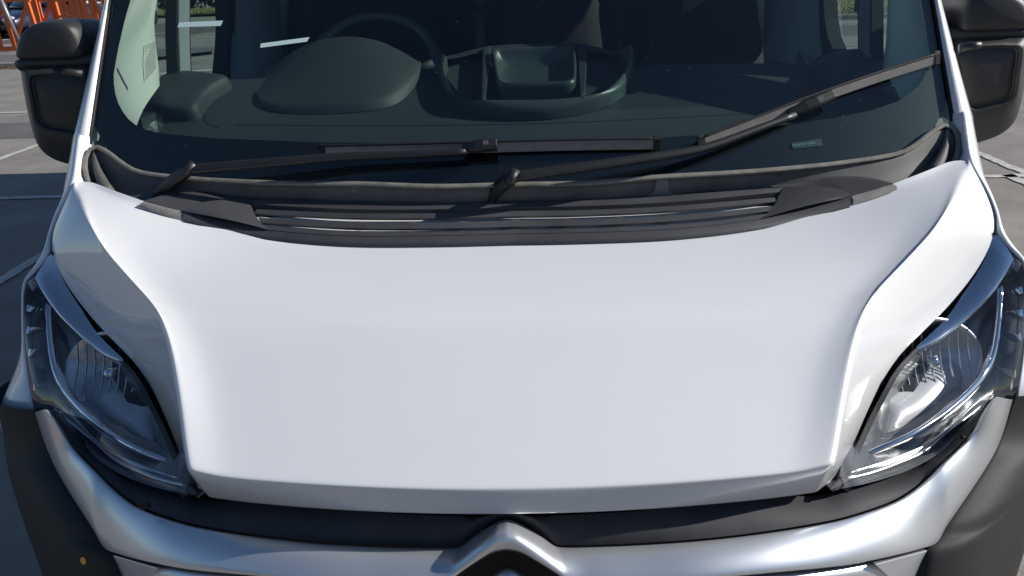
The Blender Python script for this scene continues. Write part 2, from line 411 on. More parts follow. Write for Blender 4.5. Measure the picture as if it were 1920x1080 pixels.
def lamp_at(u, v, depth):
    """where the sight line (driver's side) meets the surface lying depth behind the lens"""
    o, d = ray(u, v); best = None
    for i in range(NA):
        for j in range(NB):
            for tri in (((i,j),(i+1,j),(i+1,j+1)), ((i,j),(i+1,j+1),(i,j+1))):
                a, b, c = [mx(LP[k][l] - LN[k][l]*depth, -1) for k, l in tri]
                e1, e2 = b-a, c-a; h = d.cross(e2); q = e1.dot(h)
                if abs(q) < 1e-12: continue
                s = o - a; uu = s.dot(h)/q; qq = s.cross(e1); vv = d.dot(qq)/q
                if uu < -.02 or vv < -.02 or uu + vv > 1.02: continue
                t = e2.dot(qq)/q
                if t > 0 and (best is None or t < best): best = t
    if best is None:
        bd = 1e9; bp = None
        for i in range(NA+1):
            for j in range(NB+1):
                p = mx(LP[i][j] - LN[i][j]*depth, -1); uv = to_px(p); dd = (uv[0]-u)**2 + (uv[1]-v)**2
                if dd < bd: bd, bp = dd, p
        return absx(bp)
    return absx(o + d*best)
REFL = mat('reflector_facets', (.62, .62, .62), .34, .9, var=.35, vscale=14, bump=.3, bscale=60)
def lc(pts, depth, n): return cr([lamp_at(u, v, depth) for u, v in pts], n)
# interior curves (seen on the driver's side)
brow_hi = [(95,474),(110,498),(124,525),(147,571),(176,616),(205,647),(230,674)]
brow_lo = [(62,530),(85,560),(108,590),(135,617),(165,645),(195,667),(229,682)]
loop_o = [(82,560),(84,600),(88,650),(94,690),(105,722),(128,757),(160,790),(200,822),(245,846),(290,862),(326,874)]
loop_i = [(95,575),(96,612),(100,655),(106,690),(118,716),(142,750),(175,783),(212,811),(255,834),(297,850),(322,859)]
led2_o = [(104,770),(130,800),(170,836),(215,865),(262,887),(305,902),(345,912)]
led2_i = [(104,752),(132,782),(172,818),(217,848),(264,869),(305,883),(334,893)]
CV = dict(bh=[p + V((0,.002,-.001)) for p in cr(Lin3[:7], 14)], bl=lc(brow_lo,.008,14), bl2=lc(brow_lo,.05,14), lo=lc(loop_o,.028,26), li=lc(loop_i,.022,26), lib=lc(loop_i,.075,26),
          o2=lc(led2_o,.012,18), i2=lc(led2_i,.030,18), loo=lc(loop_o,.05,26),
          ed=lc([(60,560),(60,620),(66,690),(76,750)],.012,10), ed2=lc([(72,565),(73,620),(79,690),(88,742)],.035,10),
          dish_c=lamp_at(212,700,.055))
back_in = [[LP[i][j] - LN[i][j]*.085 for j in range(NB+1)] for i in range(NA+1)]
def headlight(s, label):
    h = empty('headlight'); h.parent = van; h['label'] = label
    M = lambda c: [mx(p, s) for p in c]
    n = (.3*s, -.7, .6)
    # housing: wall from the lens rim back, closed by the inner back
    rim = [LP[i][0] for i in range(NA+1)] + [LP[NA][j] for j in range(1, NB+1)] + [LP[i][NB] for i in range(NA-1, -1, -1)]
    rimb = [back_in[i][0] for i in range(NA+1)] + [back_in[NA][j] for j in range(1, NB+1)] + [back_in[i][NB] for i in range(NA-1, -1, -1)]
    cen = V((0,0,0))
    for p in rim: cen += p / len(rim)
    grid('housing', [M([p - V((0,0,.002)) for p in rim]), M([lerp(p, cen, .10) for p in rimb])], BEZEL, h, face=n)
    grid('bowl_back', [M([lerp(p, cen, .08) for p in r]) for r in back_in], LAMPGREY, h, face=n)
    grid('brow', [M(lerp_c) for lerp_c in (CV['bh'], [lerp(a, b, .33) + V((0,-.0015,.002)) for a, b in zip(CV['bh'], CV['bl'])], [lerp(a, b, .75) + V((0,-.002,.003)) for a, b in zip(CV['bh'], CV['bl'])], CV['bl'], CV['bl2'])], CHROME, h, face=n, lv=1, crease_rows=((3, .9),))
    # dish reflector: a shallow bowl of revolution cut off by the brow
    ax = V((.22, -.86, .40)).normalized(); e1 = ax.cross(V((0,0,1))).normalized(); e2 = e1.cross(ax); c = CV['dish_c']; rr = []
    for r_, d_ in ((.012, -.034), (.03, -.032), (.055, -.024), (.08, -.010), (.098, .004), (.104, .002), (.106, -.02)):
        rr.append([mx(c + ax*d_ + e1*(r_*1.2*math.cos(t)) + e2*(r_*.85*math.sin(t)), s) for t in [2*math.pi*k/36 for k in range(36)]])
    rings('reflector', rr, REFL, h, cap1=False, lv=1)
    for k in range(-4, 5):
        q = c + e1*(.020*k) + ax*(.004 + .0012*k*k*.3)
        sweep('lens_flute', [mx(q + e2*t_ + ax*(.012*(t_/.07)**2), s) for t_ in (-.055, -.02, .02, .055)], rect(.0022, .003), CHROME_D, h, smooth=False)
    rings('bulb_cap', [[mx(c + ax*d_ + e1*(r_*math.cos(t)) + e2*(r_*math.sin(t)), s) for t in [2*math.pi*k/16 for k in range(16)]] for d_, r_ in ((-.03,.013),(.012,.013),(.018,.009),(.020,.002))], CHROME, h)
    mid = lambda a, b, t, o=V((0,0,0)): [lerp(p, q, t) + o for p, q in zip(a, b)]
    grid('light_guide', [M(CV['lib']), M(CV['li']), M(mid(CV['li'], CV['lo'], .5, V((.002,-.006,.004)))), M(CV['lo']), M(CV['loo'])], CHROME, h, face=n, lv=1, crease_rows=((1,.7),(3,.7)))
    grid('lower_strip', [M(CV['i2']), M(mid(CV['i2'], CV['o2'], .35, V((0,-.004,.006)))), M(mid(CV['i2'], CV['o2'], .4, V((0,.004,-.008)))), M(mid(CV['i2'], CV['o2'], .8, V((0,-.003,.004)))), M(CV['o2'])], CHROME_D, h, face=n)
    grid('indicator_strip', [M(CV['ed2']), M(mid(CV['ed2'], CV['ed'], .3, V((.004,-.004,0)))), M(mid(CV['ed2'], CV['ed'], .5, V((-.006,.008,0)))), M(mid(CV['ed2'], CV['ed'], .75, V((.003,-.003,0)))), M(CV['ed'])], CHROME_D, h, face=(s, -.6, .3))
    for k in (.12, .36, .60, .84):                          # ribs of the indicator compartment
        q = CV['ed2'][round(k*9)]; q2 = CV['ed'][round(k*9)]
        sweep('indicator_rib', [mx(lerp(q, q2, t) + V((.0,-.012,.008)), s) for t in (-.9, -.2, .5, 1)], rect(.004, .014), CHROME, h, smooth=False)
    grid('inner_bezel', [M([p + V((0,.0,-.002)) for p in side0[:15]]), M([p + V((.012,.002,-.003)) for p in side0[:15]]), M([p + V((.016,.04,-.03)) for p in side0[:15]])], RUBBER, h, face=n)
    le = grid('lens', [M([p for p in r]) for r in LP], LENS, h, face=n)
    return h
HL = headlight(-1, 'headlamp with blue sky mirrored in its chrome brow'); HR = headlight(1, 'headlamp with bright sun glints inside')

# ---- front wings
def fender(s):
    f = empty('fender'); f.parent = van
    I = [JOINT, absx(aty(1811,254,.83)), SEAM + V((.002,.001,0)), absx(aty(1850.5,358,.746)), absx(aty(1867.5,402,.702)), TIP + V((.002,.002,0))] + [p + V((.004,.004,0)) for p in Lout3[1:]] + [V((.985,.445,.90)), V((.985,.45,.80)), V((.985,.47,.70))]
    I = cr(I, 40); r = [[V((p.x - .004, p.y + .002, p.z - .03)) for p in I], I]
    def xo(p): return 1.062 + .075*sstep((1.08 - p.z)/.16)
    kz = [1 - .65*max(0, 1 - i/9) for i in range(40)]
    r.append([V((p.x + .010, p.y + .004, p.z + .004)) for p in I])
    r.append([V((lerp(p.x, xo(p), .45), p.y + .020, p.z - .010*k)) for p, k in zip(I, kz)])
    r.append([V((lerp(p.x, xo(p), .85), p.y + .05, p.z - .035*k)) for p, k in zip(I, kz)])
    r.append([V((xo(p), p.y + .12, p.z - .10*k)) for p, k in zip(I, kz)])
    r.append([V((1.055, max(p.y + .3, .97), min(p.z - .25, 1.15))) for p in I])
    r.append([V((1.035, 1.06, .55)) for p in I])
    grid('wing_panel', [[mx(p, s) for p in q] for q in r], WHITE, f, lv=1, face=(s, -.2, .2), crease_rows=((1, .9),))
    # inner wall of the wing beside the scuttle: top ridge down to the plastic
    top = [JOINT, absx(aty(1811,254,.83)), SEAM + V((.004,.002,0))]
    top = cr(top, 12)
    inn = cr([gpx(1785,213,.004), gpx(1787,236,.004), absx(aty(1797,270,.86)), absx(aty(1797,304,.80))], 12)
    grid('wing_inner_wall', [[mx(p, s) for p in q] for q in (top, [lerp(a, b, .15) + V((0,0,-.001)) for a, b in zip(top, inn)], inn, [p + V((-.01,.02,-.10)) for p in inn])], WHITE, f, face=(-s, -.3, .6))
    return f
fender(-1); fender(1)

# ---- windscreen
_g0, _g1 = gpx(1786, 212, .004), gpx(1751, 0, .004)
def xs(z): return lerp(_g0.x, _g1.x, (z - _g0.z)/(_g1.z - _g0.z))
ZT = 2.25
T_px = [(960,344),(1100,341),(1235,330),(1305,326),(1405,320),(1500,312),(1560,306),(1590,302),(1652,293),(1690,284),(1715,270),(1740,250),(1760,237),(1778,232)]
T3 = [gpx(u, v, .006) for u, v in T_px]; T3[0].x = 0
tx = [p.x for p in T3]; tz = [p.z for p in T3]
rows = []
for k in range(13):
    t = k/12; row = []
    for i in range(-16, 17):
        f = i/16; x0 = f*.975; z0 = interp(tx, tz, abs(x0)) - .012; z = lerp(z0, ZT, t); x = f*xs(z); row.append(V((x, yglass(x, z), z)))
    rows.append(row)
screen = grid('windscreen', rows, GLASS, van, face=(0,-1,.8))
# black printed border just behind the glass
inner_px = [(245,0),(236,30),(226,70),(218,110),(213,140),(214,168),(220,190),(229,208),(243,226),(262,240),(300,250),(400,259),(600,267),(780,268),(960,266),(1200,261),(1310,253),(1450,237),(1560,222),(1640,206),(1690,187),(1718,166),(1735,143),(1743,115),(1742,90),(1736,60),(1722,0)]
inn = [gp(u, v, -.004) for u, v in inner_px]
z_top = inn[0].z
inn = [V((inn[0].x*.965, yglass(inn[0].x*.965, ZT) + .005, ZT))] + inn + [V((inn[-1].x*.975, yglass(inn[-1].x*.975, ZT) + .005, ZT))]
def on_screen(x, z, off=-.004): 
    return V((x, yglass(x, z), z)) + gn(x)*off
outl = []
zb = lambda x: interp(tx, tz, abs(x)) - .011
side_z = [ZT] + [lerp(1.70, 1.40, k/8) for k in range(9)]
for z in side_z: outl.append(on_screen(-xs(z)*1.002, z))
for k in range(1, 40): x = lerp(-.974, .974, k/40); outl.append(on_screen(x, zb(x)))
for z in reversed(side_z): outl.append(on_screen(xs(z)*1.002, z))
A = lin(inn, 140); 
def nearest_pairs(A, Bc):
    Bd = lin(Bc, 1200); out = []; j = 0
    for i, p in enumerate(A):
        hi = 1199 if i == len(A)-1 else min(1199, j + 60)
        if i == 0: jb = 0
        elif i == len(A)-1: jb = 1199
        else: jb = min(range(j, hi+1), key=lambda q: (Bd[q]-p).length)
        j = jb; out.append(Bd[jb])
    return out
grid('glass_border', [A, nearest_pairs(A, outl)], FRIT, screen, face=(0,-1,.8))
for s in (-1, 1):
    sweep('windscreen_seal', [on_screen(s*(xs(z)+.001), z, .002) for z in [lerp(1.375, ZT, k/14) for k in range(15)]], rect(.010, .008), RUBBER, screen, up=(0,-.78,.62))
# ---- door pillars in white, either side of the glass
for s in (-1, 1):
    r = [[], [], [], [], []]
    for v in (222, 150, 75, 0):
        t = 1 - v/212; ui = lerp(1786, 1751, t); ur = lerp(1806, 1759.5, t); uo = lerp(1835, 1772.5, t)
        g = gpx(ui, v, .004); rg = gpx(ur, v, lerp(.026, .020, t)); ro = absx(aty(uo, v, rg.y + .05))
        r[0].append(g + V((-.004, .03, -.02))); r[1].append(g); r[2].append(rg); r[3].append(ro); r[4].append(ro + V((.004, .10, -.03)))
    for q in r: q += [lerp(q[-2], q[-1], 1 + k) for k in (1.2, 2.6, 4.4)]
    grid('front_pillar', [[mx(p, s) for p in q] for q in r], WHITE, van, lv=1, face=(s*.3, -.7, .6), crease_rows=((1, .6),))

# ---- scuttle (plastic panel below the windscreen) with its end pockets
Tfull = [gpx(u, v, .007) for u, v in T_px] + [absx(aty(1794,246,.858)), absx(aty(1799,264,.842)), absx(aty(1798,284,.822)), absx(aty(1791,306,.80))]
Tfull[0].x = 0
Bpx = [(962,389),(1100,386),(1250,376),(1380,366),(1480,362),(1570,366),(1640,372),(1682,358),(1712,346),(1740,336),(1770,323),(1790,311)]
Bm = [hpx(u, v, lerp(.014, -.022, sstep((u - 1450)/200))) for u, v in Bpx]; Bm[0].x = 0
n = 46; Tt = cr(Tfull, n); Bb = cr(Bm, n); rows = [[], [], [], [], [], []]
for i, (a, b) in enumerate(zip(Tt, Bb)):
    k = sstep((i/n - .62)/.25)
    dn = lerp(.002, .055, k)
    rows[0].append(a + V((0, .004, -.012))); rows[1].append(a.copy()); rows[2].append(lerp(a, b, .16) + V((-.004*k, -.002*k, -.001 - .014*k)))
    rows[3].append(lerp(a, b, .38) + V((-.01*k, 0, -dn*.55))); rows[4].append(lerp(a, b, .72) + V((0, 0, -dn*.55))); rows[5].append(b)
full = [[mx(p, -1) for p in reversed(r[1:])] + r for r in rows]
scut = grid('scuttle_panel', full, COWL, van, lv=1, face=(0,-.5,.9), crease_rows=((1, .9), (2, .5)))
lip = [mx(p, -1) for p in reversed(Tt[1:])] + Tt
sweep('edge_lip', [p + V((0,-.002,.002)) for p in lip], [(-.002,-.003),(.0085,-.004),(.0085,-.0008),(.0075,.0008),(.0,.0012),(-.002,.0005)], LIPRUB, scut, up=(0,-.6,.8))
for s in (-1, 1):                                            # the moulded rib inside each end pocket
    sweep('pocket_rib', [mx(p, s) for p in cr([absx(aty(1776,244,.862)), absx(aty(1772,275,.835)), absx(aty(1760,305,.80)), absx(aty(1748,325,.775))], 10)], circ(.012, 8), COWL, scut, scale=lambda t: .5 + .7*t)

# ---- vent panel at the back of the bonnet
def hs(l, off): return [hpx(u, v, off) for u, v in l]
def both(c):                                                # right half -> whole width
    c = [p.copy() for p in c]; c[0].x = 0
    return [mx(p, -1) for p in reversed(c[1:])] + c
NV = 24
f_bot = both(cr(hs([(962,457),(1080,455),(1250,449),(1380,437),(1450,427),(1520,410),(1594,388)], .005), NV))
f_top = both(cr(hs([(962,438),(1080,436),(1250,430),(1350,421),(1417,412),(1480,400),(1560,380),(1594,369)], .016), NV))
ven = grid('vent_panel', [[p + V((0,.004,-.006)) for p in f_bot], f_bot, f_top, [lerp(a, b, 1) + V((0,.012,.004)) for a, b in zip(f_top, f_top)]], PLASTIC, van, face=(0,-.7,.7), lv=1, crease_rows=((1,.9),(2,.6)), crease_cols=((0,1),(2*NV-2,1)))
s3f = both(cr(hs([(962,431),(1080,429),(1250,422),(1350,413),(1441,400)], .019), NV))
ft2 = both(cr(hs([(962,438),(1080,436),(1250,430),(1350,421),(1425,411)], .0165), NV))
grid('front_rail', [ft2, s3f, [p + V((0,.002,-.012)) for p in s3f]], PLASTIC, ven, smooth=False)
sA0 = both(cr(hs([(962,395.5),(1080,394),(1250,387),(1350,379),(1452,370)], .025), NV)); sA1 = both(cr(hs([(962,405.5),(1080,403.5),(1250,396),(1350,388),(1456,378)], .020), NV))
sB0 = both(cr(hs([(962,413.5),(1080,412),(1250,405),(1350,396.5),(1447,386)], .022), NV)); sB1 = both(cr(hs([(962,425),(1080,423),(1250,415.5),(1350,406.5),(1443,396)], .018), NV))
for a, b in ((sA0, sA1), (sB0, sB1)):
    grid('slat', [[p + V((0,.001,-.003)) for p in a], a, b, [p + V((0,.002,-.005)) for p in b]], PLASTIC, ven, smooth=False)
r0 = both(cr(hs([(962,388),(1080,386.5),(1250,379.5),(1350,371),(1460,360)], .026), NV)); r1 = both(cr(hs([(962,378),(1080,376.5),(1200,371),(1330,361),(1470,351)], .031), NV))
grid('rear_rail', [[p + V((0,.001,-.012)) for p in r0], r0, r1, [p + V((0,.006,-.03)) for p in r1]], PLASTIC, ven, smooth=False)
for s in (-1, 1):                                            # flat ends beyond the slots
    inn_ = [hpx(u, v, o) for u, v, o in ((1423,411.5,.0165),(1441,399.5,.019),(1444,392,.019),(1456,380,.021),(1457,372,.024),(1464,361,.027),(1468,351.3,.031))]
    out_ = [hpx(u, v, o) for u, v, o in ((1594,369,.0165),(1596,368,.018),(1596,366.5,.020),(1595,365,.022),(1592,362,.024),(1584,358,.026),(1572,353.5,.028))]
    grid('vent_end', [[mx(lerp(a, b, t) + V((0,0,.004*4*t*(1-t))), s) for a, b in zip(inn_, out_)] for t in (0, .02, .2, .4, .6, .8, 1)], PLASTIC, ven, lv=1)
for k in range(-3, 4):                                       # ribs between the slats
    x = k*.1085 + .003
    for (c0, c1) in ((sA1, sB0), (sB1, s3f)):
        i = min(range(len(c0)), key=lambda q: abs(c0[q].x - x)); a, b = c0[i], c1[i]
        sweep('vent_rib', [V((x - .017, (a.y+b.y)/2, (a.z+b.z)/2 - .008)), V((x, (a.y+b.y)/2 - .002, (a.z+b.z)/2 - .005)), V((x + .017, (a.y+b.y)/2, (a.z+b.z)/2 - .008))], rect(.010, .005), PLASTIC, ven, smooth=False, up=(0,0,1))
for s in (-1, 1):
    # separate end cover reaching to the bonnet corner
    top = cr([hpx(u, v, o) for u, v, o in ((1438,343,.030),(1500,335,.029),(1560,330.5,.026),(1600,329.5,.023),(1632,332,.019),(1658,338,.015),(1674,344.5,.012))], 16)
    lowr = cr([hpx(u, v, o) for u, v, o in ((1443,351,.029),(1500,350,.027),(1545,350,.024),(1575,355,.021),(1596,368,.015),(1630,358,.013),(1674,345.2,.0115))], 16)
    e = grid('vent_corner_cover', [[mx(p + V((0,.004,-.03)), s) for p in top], [mx(p, s) for p in top], [mx(lerp(a, b, .5) + V((0,0,.003)), s) for a, b in zip(top, lowr)], [mx(p, s) for p in lowr]], PLASTIC, van, lv=1, crease_rows=((1,.8),))
    lt = cr([hpx(u, v, o) for u, v, o in ((1596,368,.0155),(1630,358.5,.0135),(1674,345,.0118))], 8); lb = cr(hs([(1599,386),(1640,372),(1682,356)], .002), 8)
    grid('cover_lip', [[mx(p, s) for p in lt], [mx(lerp(a, b, .5) + V((.002,-.003,.003)), s) for a, b in zip(lt, lb)], [mx(p, s) for p in lb]], PALE_PLASTIC, e)
# low cover plate between the right washer jet and the corner cover
pl = [hp(u, v, .024) for u, v in ((1143,371),(1150,362),(1165,356),(1185,353),(1310,348),(1432,341),(1441,352),(1330,362),(1200,371.5))]
prism('scuttle_cover_plate', pl, (0,-.3,.95), .006, COWL, van, .001)
# washer jets
for (u, v) in ((677, 362), (1238, 352)):
    c = hp(u, v + 12, .024); j = empty('washer_jet'); j.parent = van
    bm = bmesh.new()
    prof = [(.050, .014, -.006), (.034, .013, .002), (.021, .012, .010), (.0145, .012, .018), (.0125, .011, .038), (.0105, .009, .041)]
    rr = [[c + V((sx*wx, sy*wy - h*.2, h - .004)) for sx, sy in ((-1,-1),(1,-1),(1,1),(-1,1))] for wx, wy, h in prof]
    rings('jet_body', rr, JET, j, cap0=False, smooth=False)

# ---- wipers
def wiper(label, blade_px, arm_px, hinge_px, pivot_px, conn_px, split):
    wp = empty('wiper'); wp.parent = van; wp['label'] = label
    up = gn(.3)
    bl = cr([gp(u, v, .010) for u, v in blade_px], 24)
    def part_of(a, b): 
        q = cr(bl, 101); return q[round(a*100):round(b*100)+1]
    prof = [(-.011, -.004), (.011, -.004), (.011, .000), (-.005, .014), (-.009, .014), (-.011, .003)]
    b = sweep('blade', part_of(0, 1)[::4], prof, BLADE, wp, smooth=False, up=up)
    sweep('spoiler_edge', [p + up*.0145 + sdn*-.006 for p, sdn in zip(part_of(0,1)[::4], [((bl[-1]-bl[0]).normalized().cross(up))]*99)], rect(.005, .003), RUBBER, b, up=up)
    sweep('rubber_edge', [p - up*.007 for p in part_of(0, 1)[::4]], rect(.004, .008), RUBBER, b, up=up)
    for e0, e1 in ((0, .025), (.975, 1)):
        sweep('end_cap', part_of(e0, e1), [(x*1.25, y*1.18 + .0005) for x, y in prof], RUBBER, b, up=up, smooth=False)
    ar = cr([gp(u, v, o) for u, v, o in arm_px], 26)
    sweep('arm', ar, [(-.012, -.003), (.012, -.003), (.011, .005), (.007, .008), (-.007, .008), (-.011, .005)], ARM, wp, up=up, scale=lambda t: (.98 - .40*t, 1))
    hg = [gp(u, v, o) for u, v, o in hinge_px]
    sweep('hinge', hg, circ(.011, 10), ARM, wp)
    pv = cr([gp(u, v, o) for u, v, o in pivot_px], 12)
    sweep('pivot_arm', pv, [(-.015, -.006), (.015, -.006), (.013, .006), (-.013, .006)], ARM, wp, up=up, scale=lambda t: (1.2 - .3*t, 1))
    cn = [gp(u, v, o) for u, v, o in conn_px]; k = len(cn)
    c = sweep('connector', cn, [(-.013, -.010), (.013, -.010), (.013, .006), (.008, .011), (-.008, .011), (-.013, .006)], ARM, wp, up=up, smooth=False, scale=lambda t: (min(1, .55 + t*1.5), min(1, .45 + t*1.4)))
    bev(c, .003)
    m = lerp(cn[k//2], cn[-1], .15) + up*.0115
    t = (cn[-1]-cn[0]).normalized(); sd = t.cross(up)
    prism('release_button', [m + t*a*.006 + sd*b_*.005 for a, b_ in ((-1,-1),(1,-1),(1,1),(-1,1))], up, .003, BEZEL, c, .0006)
wiper('wiper lying flat along the base of the glass',
      [(600,284),(760,280),(920,276),(1080,272),(1237,270)],
      [(352,319,.045),(450,310,.045),(560,301,.040),(640,294,.035),(760,290,.030),(878,285,.026)],
      [(365,307,.048),(353,318,.048),(347,328,.046)] , [(268,385,-.025),(294,362,.0),(320,342,.022),(350,320,.044)],
      [(866,279,.024),(890,275,.030),(906,272,.032),(932,270,.032)], .5)
wiper('wiper raised part way across the glass with a grey sunlit blade',
      [(1310,270),(1420,228),(1540,182),(1650,144),(1757,110)],
      [(955,333,.048),(1060,318,.047),(1160,304,.043),(1255,290,.038),(1310,280,.034),(1350,268,.031),(1420,242,.027),(1490,216,.022)],
      [(968,320,.050),(960,333,.050),(956,346,.048)], [(912,376,-.03),(930,357,.004),(950,338,.042)],
      [(1478,214,.022),(1510,199,.028),(1530,191,.031),(1560,178,.031)], .5)

# ---- label and strips behind the glass
def on_glass_quad(name, px, off, m, parent):
    ps = [gp(u, v, off) for u, v in px]; return prism(name, ps, gn(ps[0].x), .0004, m, parent)
LBL = mat('blue_grey_label', (.035, .060, .085), .4)
lb = on_glass_quad('glass_label', [(1485,268),(1540,260),(1543,273),(1487,279)], -.002, LBL, screen)
LTX = mat('label_print', (.25, .36, .38), .5)
def text(name, body, m, origin, xdir, normal, size, parent, ext=.0002):
    cu = bpy.data.curves.new(name, 'FONT'); cu.body = body; cu.size = size; cu.extrude = ext
    to = bpy.data.objects.new(name, cu); me = bpy.data.meshes.new_from_object(to)
    bpy.data.objects.remove(to); bpy.data.curves.remove(cu)
    X = V(xdir).normalized(); Z = V(normal).normalized(); Y = Z.cross(X).normalized(); X = Y.cross(Z)
    M = Matrix((X, Y, Z)).transposed().to_4x4(); M.translation = V(origin); me.transform(M); me.name = name
    return link(name, me, m, parent, False)
a = gp(1486, 275.5, -.0012); b_ = gp(1526, 270.0, -.0012)
text('label_print', 'intertursket', LTX, a, b_ - a, gn(a.x), .0108, lb)
for q in ([(336,42),(418,38.5),(413,48.5),(333,51)], [(489,81.5),(580,69.5),(575,78),(488,89.5)]):
    on_glass_quad('white_glass_strip', q, .0012, CARD, screen)
# etched maker's mark low in the corner of the glass
a = gp(281, 192.5, -.002); b_ = gp(294, 192, -.002)
on_glass_quad('etched_mark', [(281,185.5),(290,184),(289,193),(280,193.5)], -.003, INK, screen)
for k, (u, v, l) in enumerate(((271,201,12),(267,205,22),(272,209,16))):
    on_glass_quad('etched_line', [(u,v-.6),(u+l,v-1.4),(u+l,v-.4),(u,v+.4)], -.003, INK, screen)
on_glass_quad('etched_digit', [(303,206.5),(305.5,206),(304.5,210),(302,210)], -.003, INK, screen)

# ---- bumper: silver band, black upper strip, chevrons, dark corners
pairs = [((952,973),(950,1029),.062,.022), ((969,978),(975,1034),.062,.020), ((1013,1004),(1006,1051),.060,.016), ((1034,1020),(1046,1076),.057,.012), ((1049,1026.5),(1075,1096),.055,.006),
         ((1110,1026),(1130,1098),.055,.004), ((1192,1023),(1205,1094),.055,.004), ((1312,1015),(1330,1084),.055,.004), ((1440,1000),(1460,1072),.055,.004), ((1560,980),(1580,1060),.055,.004), ((1623,963),(1673,1042),.054,.002), ((1690,937),(1735,1026),.052,.0),
         ((1740,900),(1758,1016),.046,0), ((1773,867),(1775,986),.040,0), ((1823,817),(1842,888),.030,0), ((1853,763),(1876,826),.016,0), ((1868,744),(1899,748),.010,.004)]
GX = [0, .15, .3, .4, .5, .58, .65, .725, .80, .88, .95, 1.0, 1.1]; GY = [0, .002, .012, .030, .057, .089, .126, .178, .243, .322, .400, .452, .55]
def gplan(x): return interp(GX, GY, abs(x))
def cyl(u, v, c):
    """where a sight line first meets the nose, whose plan is y = gplan(x) + c"""
    o, d = ray(u, v); prev = None; best = (9, None)
    for i in range(1400):
        t = .6 + i*.001; p = o + d*t; f = gplan(p.x) + c - p.y
        if abs(f) < best[0]: best = (abs(f), p)
        if f < 0: break
    return absx(best[1])
topb = [cyl(*p[0], p[2]) for p in pairs]; lowb = [cyl(*p[1], p[3]) for p in pairs]
topb[0].x = lowb[0].x = 0
NBN = 48
# keep the kinks of the chevron: resample piecewise
topb = crp(topb, 3); lowb = crp(lowb, 3)
bt = both(topb); bl_ = both(lowb); L2 = len(bt)
def sgn(p): return -1 if p.x < 0 else 1
midb = []
for i, (a, b) in enumerate(zip(bt, bl_)):
    k = 1 - sstep((abs(a.x) - .02)/.10)                    # raised chevron in the middle
    midb.append(lerp(a, b, .42) + V((0, -.012 - .014*k, .004 + .010*k)))
rowsb = [[p + V((0,.016,-.014)) for p in bt], bt, [lerp(a, m_, .3) + V((0,-.002,.002)) for a, m_ in zip(bt, midb)], midb, [lerp(m_, b, .75) + V((0,-.004,.001)) for m_, b in zip(midb, bl_)], bl_]
trim = grid('silver_bumper_trim', rowsb, SILVER, van, lv=2, face=(0,-.8,.6), crease_rows=((1,.8),(5,.9)))
lipb = [p + V((0, .006, -.010)) for p in bl_]
grid('trim_lower_edge', [[p + V((0,.0002,0)) for p in bl_], lipb, [p + V((0,.03,.0)) for p in lipb]], SILVER_SHADE, trim, lv=1, face=(0,-.7,-.6))
# second silver bar below, split at the middle by the badge opening
for s in (-1, 1):
    c0 = cr([cyl(u, v, .012) for u, v in ((1748,1026),(1673,1050),(1580,1069),(1460,1081),(1330,1092))], 16)
    c1 = cr([cyl(u, v, .006) for u, v in ((1690,1115),(1640,1120),(1570,1130),(1460,1140),(1330,1150))], 16)
    grid('grille_bar', [[mx(p + V((0,.02,-.004)), s) for p in c0], [mx(p, s) for p in c0], [mx(lerp(a, b, .5) + V((0,-.004,0)), s) for a, b in zip(c0, c1)], [mx(p, s) for p in c1]], SILVER, van, lv=1, face=(0,-.9,.3), crease_rows=((1,.8),))
    # recessed wedge at the outer end of the bar
    w0 = [cyl(u, v, .002) for u, v in ((1749,1029),(1640,1058),(1668,1085),(1716,1084))]
    prism('grille_bar_end', [mx(p, s) for p in w0], (0,-.9,.4), .012, SILVER, van, .002)
# dark grille opening behind, and the second chevron
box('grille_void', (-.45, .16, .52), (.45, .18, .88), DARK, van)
bd = empty('badge'); bd.parent = van
fr_in = both(cr([cyl(u, v, .034) for u, v in ((950,1031),(975,1036),(1006,1053),(1046,1079),(1078,1102))], 12))
fr_out = [p + V((0, .045, -.035)) for p in fr_in]
grid('badge_recess', [fr_in, [lerp(a, b, .5) + V((0,.0,-.004)) for a, b in zip(fr_in, fr_out)], fr_out], STRIP, bd, face=(0,-.8,-.3))
ch_t = both(cr([cyl(u, v, .030) for u, v in ((950,1064.5),(962,1067),(985,1081),(1020,1106),(1040,1122))], 12))
ch_b = both(cr([cyl(u, v, .022) for u, v in ((950,1118),(962,1121),(985,1134),(1020,1158),(1036,1172))], 12))
grid('chevron', [[p + V((0,.02,-.012)) for p in ch_t], ch_t, [lerp(a, b, .45) + V((0,-.012,.004)) for a, b in zip(ch_t, ch_b)], ch_b, [p + V((0,.02,0)) for p in ch_b]], CHROME_D, bd, lv=1, face=(0,-.9,.3), crease_rows=((1,.8),))
# black strip between bonnet / lamps and the silver band
upc = [V((0,.078,.958)), V((.20,.095,.955)), V((.40,.150,.942)), CORNER_P + V((0,.03,-.032))] + [absx(p) + V((-.004,.022,-.020)) for p in list(reversed(Lbot3))[1:]]
upc = lin(both(upc), L2)
# columns paired along x so that the strip follows both edges
lowc = [p + V((0,.010,-.004)) for p in bt]
ux = [p.x for p in upc]
upm = []
for p in lowc:
    i = min(range(L2), key=lambda q: (abs(upc[q].x - p.x*.985) + abs(upc[q].y - p.y)*.25)); upm.append(upc[i])
strip_rows = []
for t in (0, .25, .5, .75, .93, 1):
    r = []
    for a, b in zip(upm, lowc):
        k = 1 - sstep((abs(b.x) - .035)/.045)
        r.append(lerp(a, b, t) + V((0, -.006, .006))*4*t*(1-t) + V((0, -.012, .020))*k*(1 - abs(2*t-1)))
    strip_rows.append(r)
grid('black_bumper_strip', strip_rows, STRIP, van, lv=1, face=(0,-.5,.9))
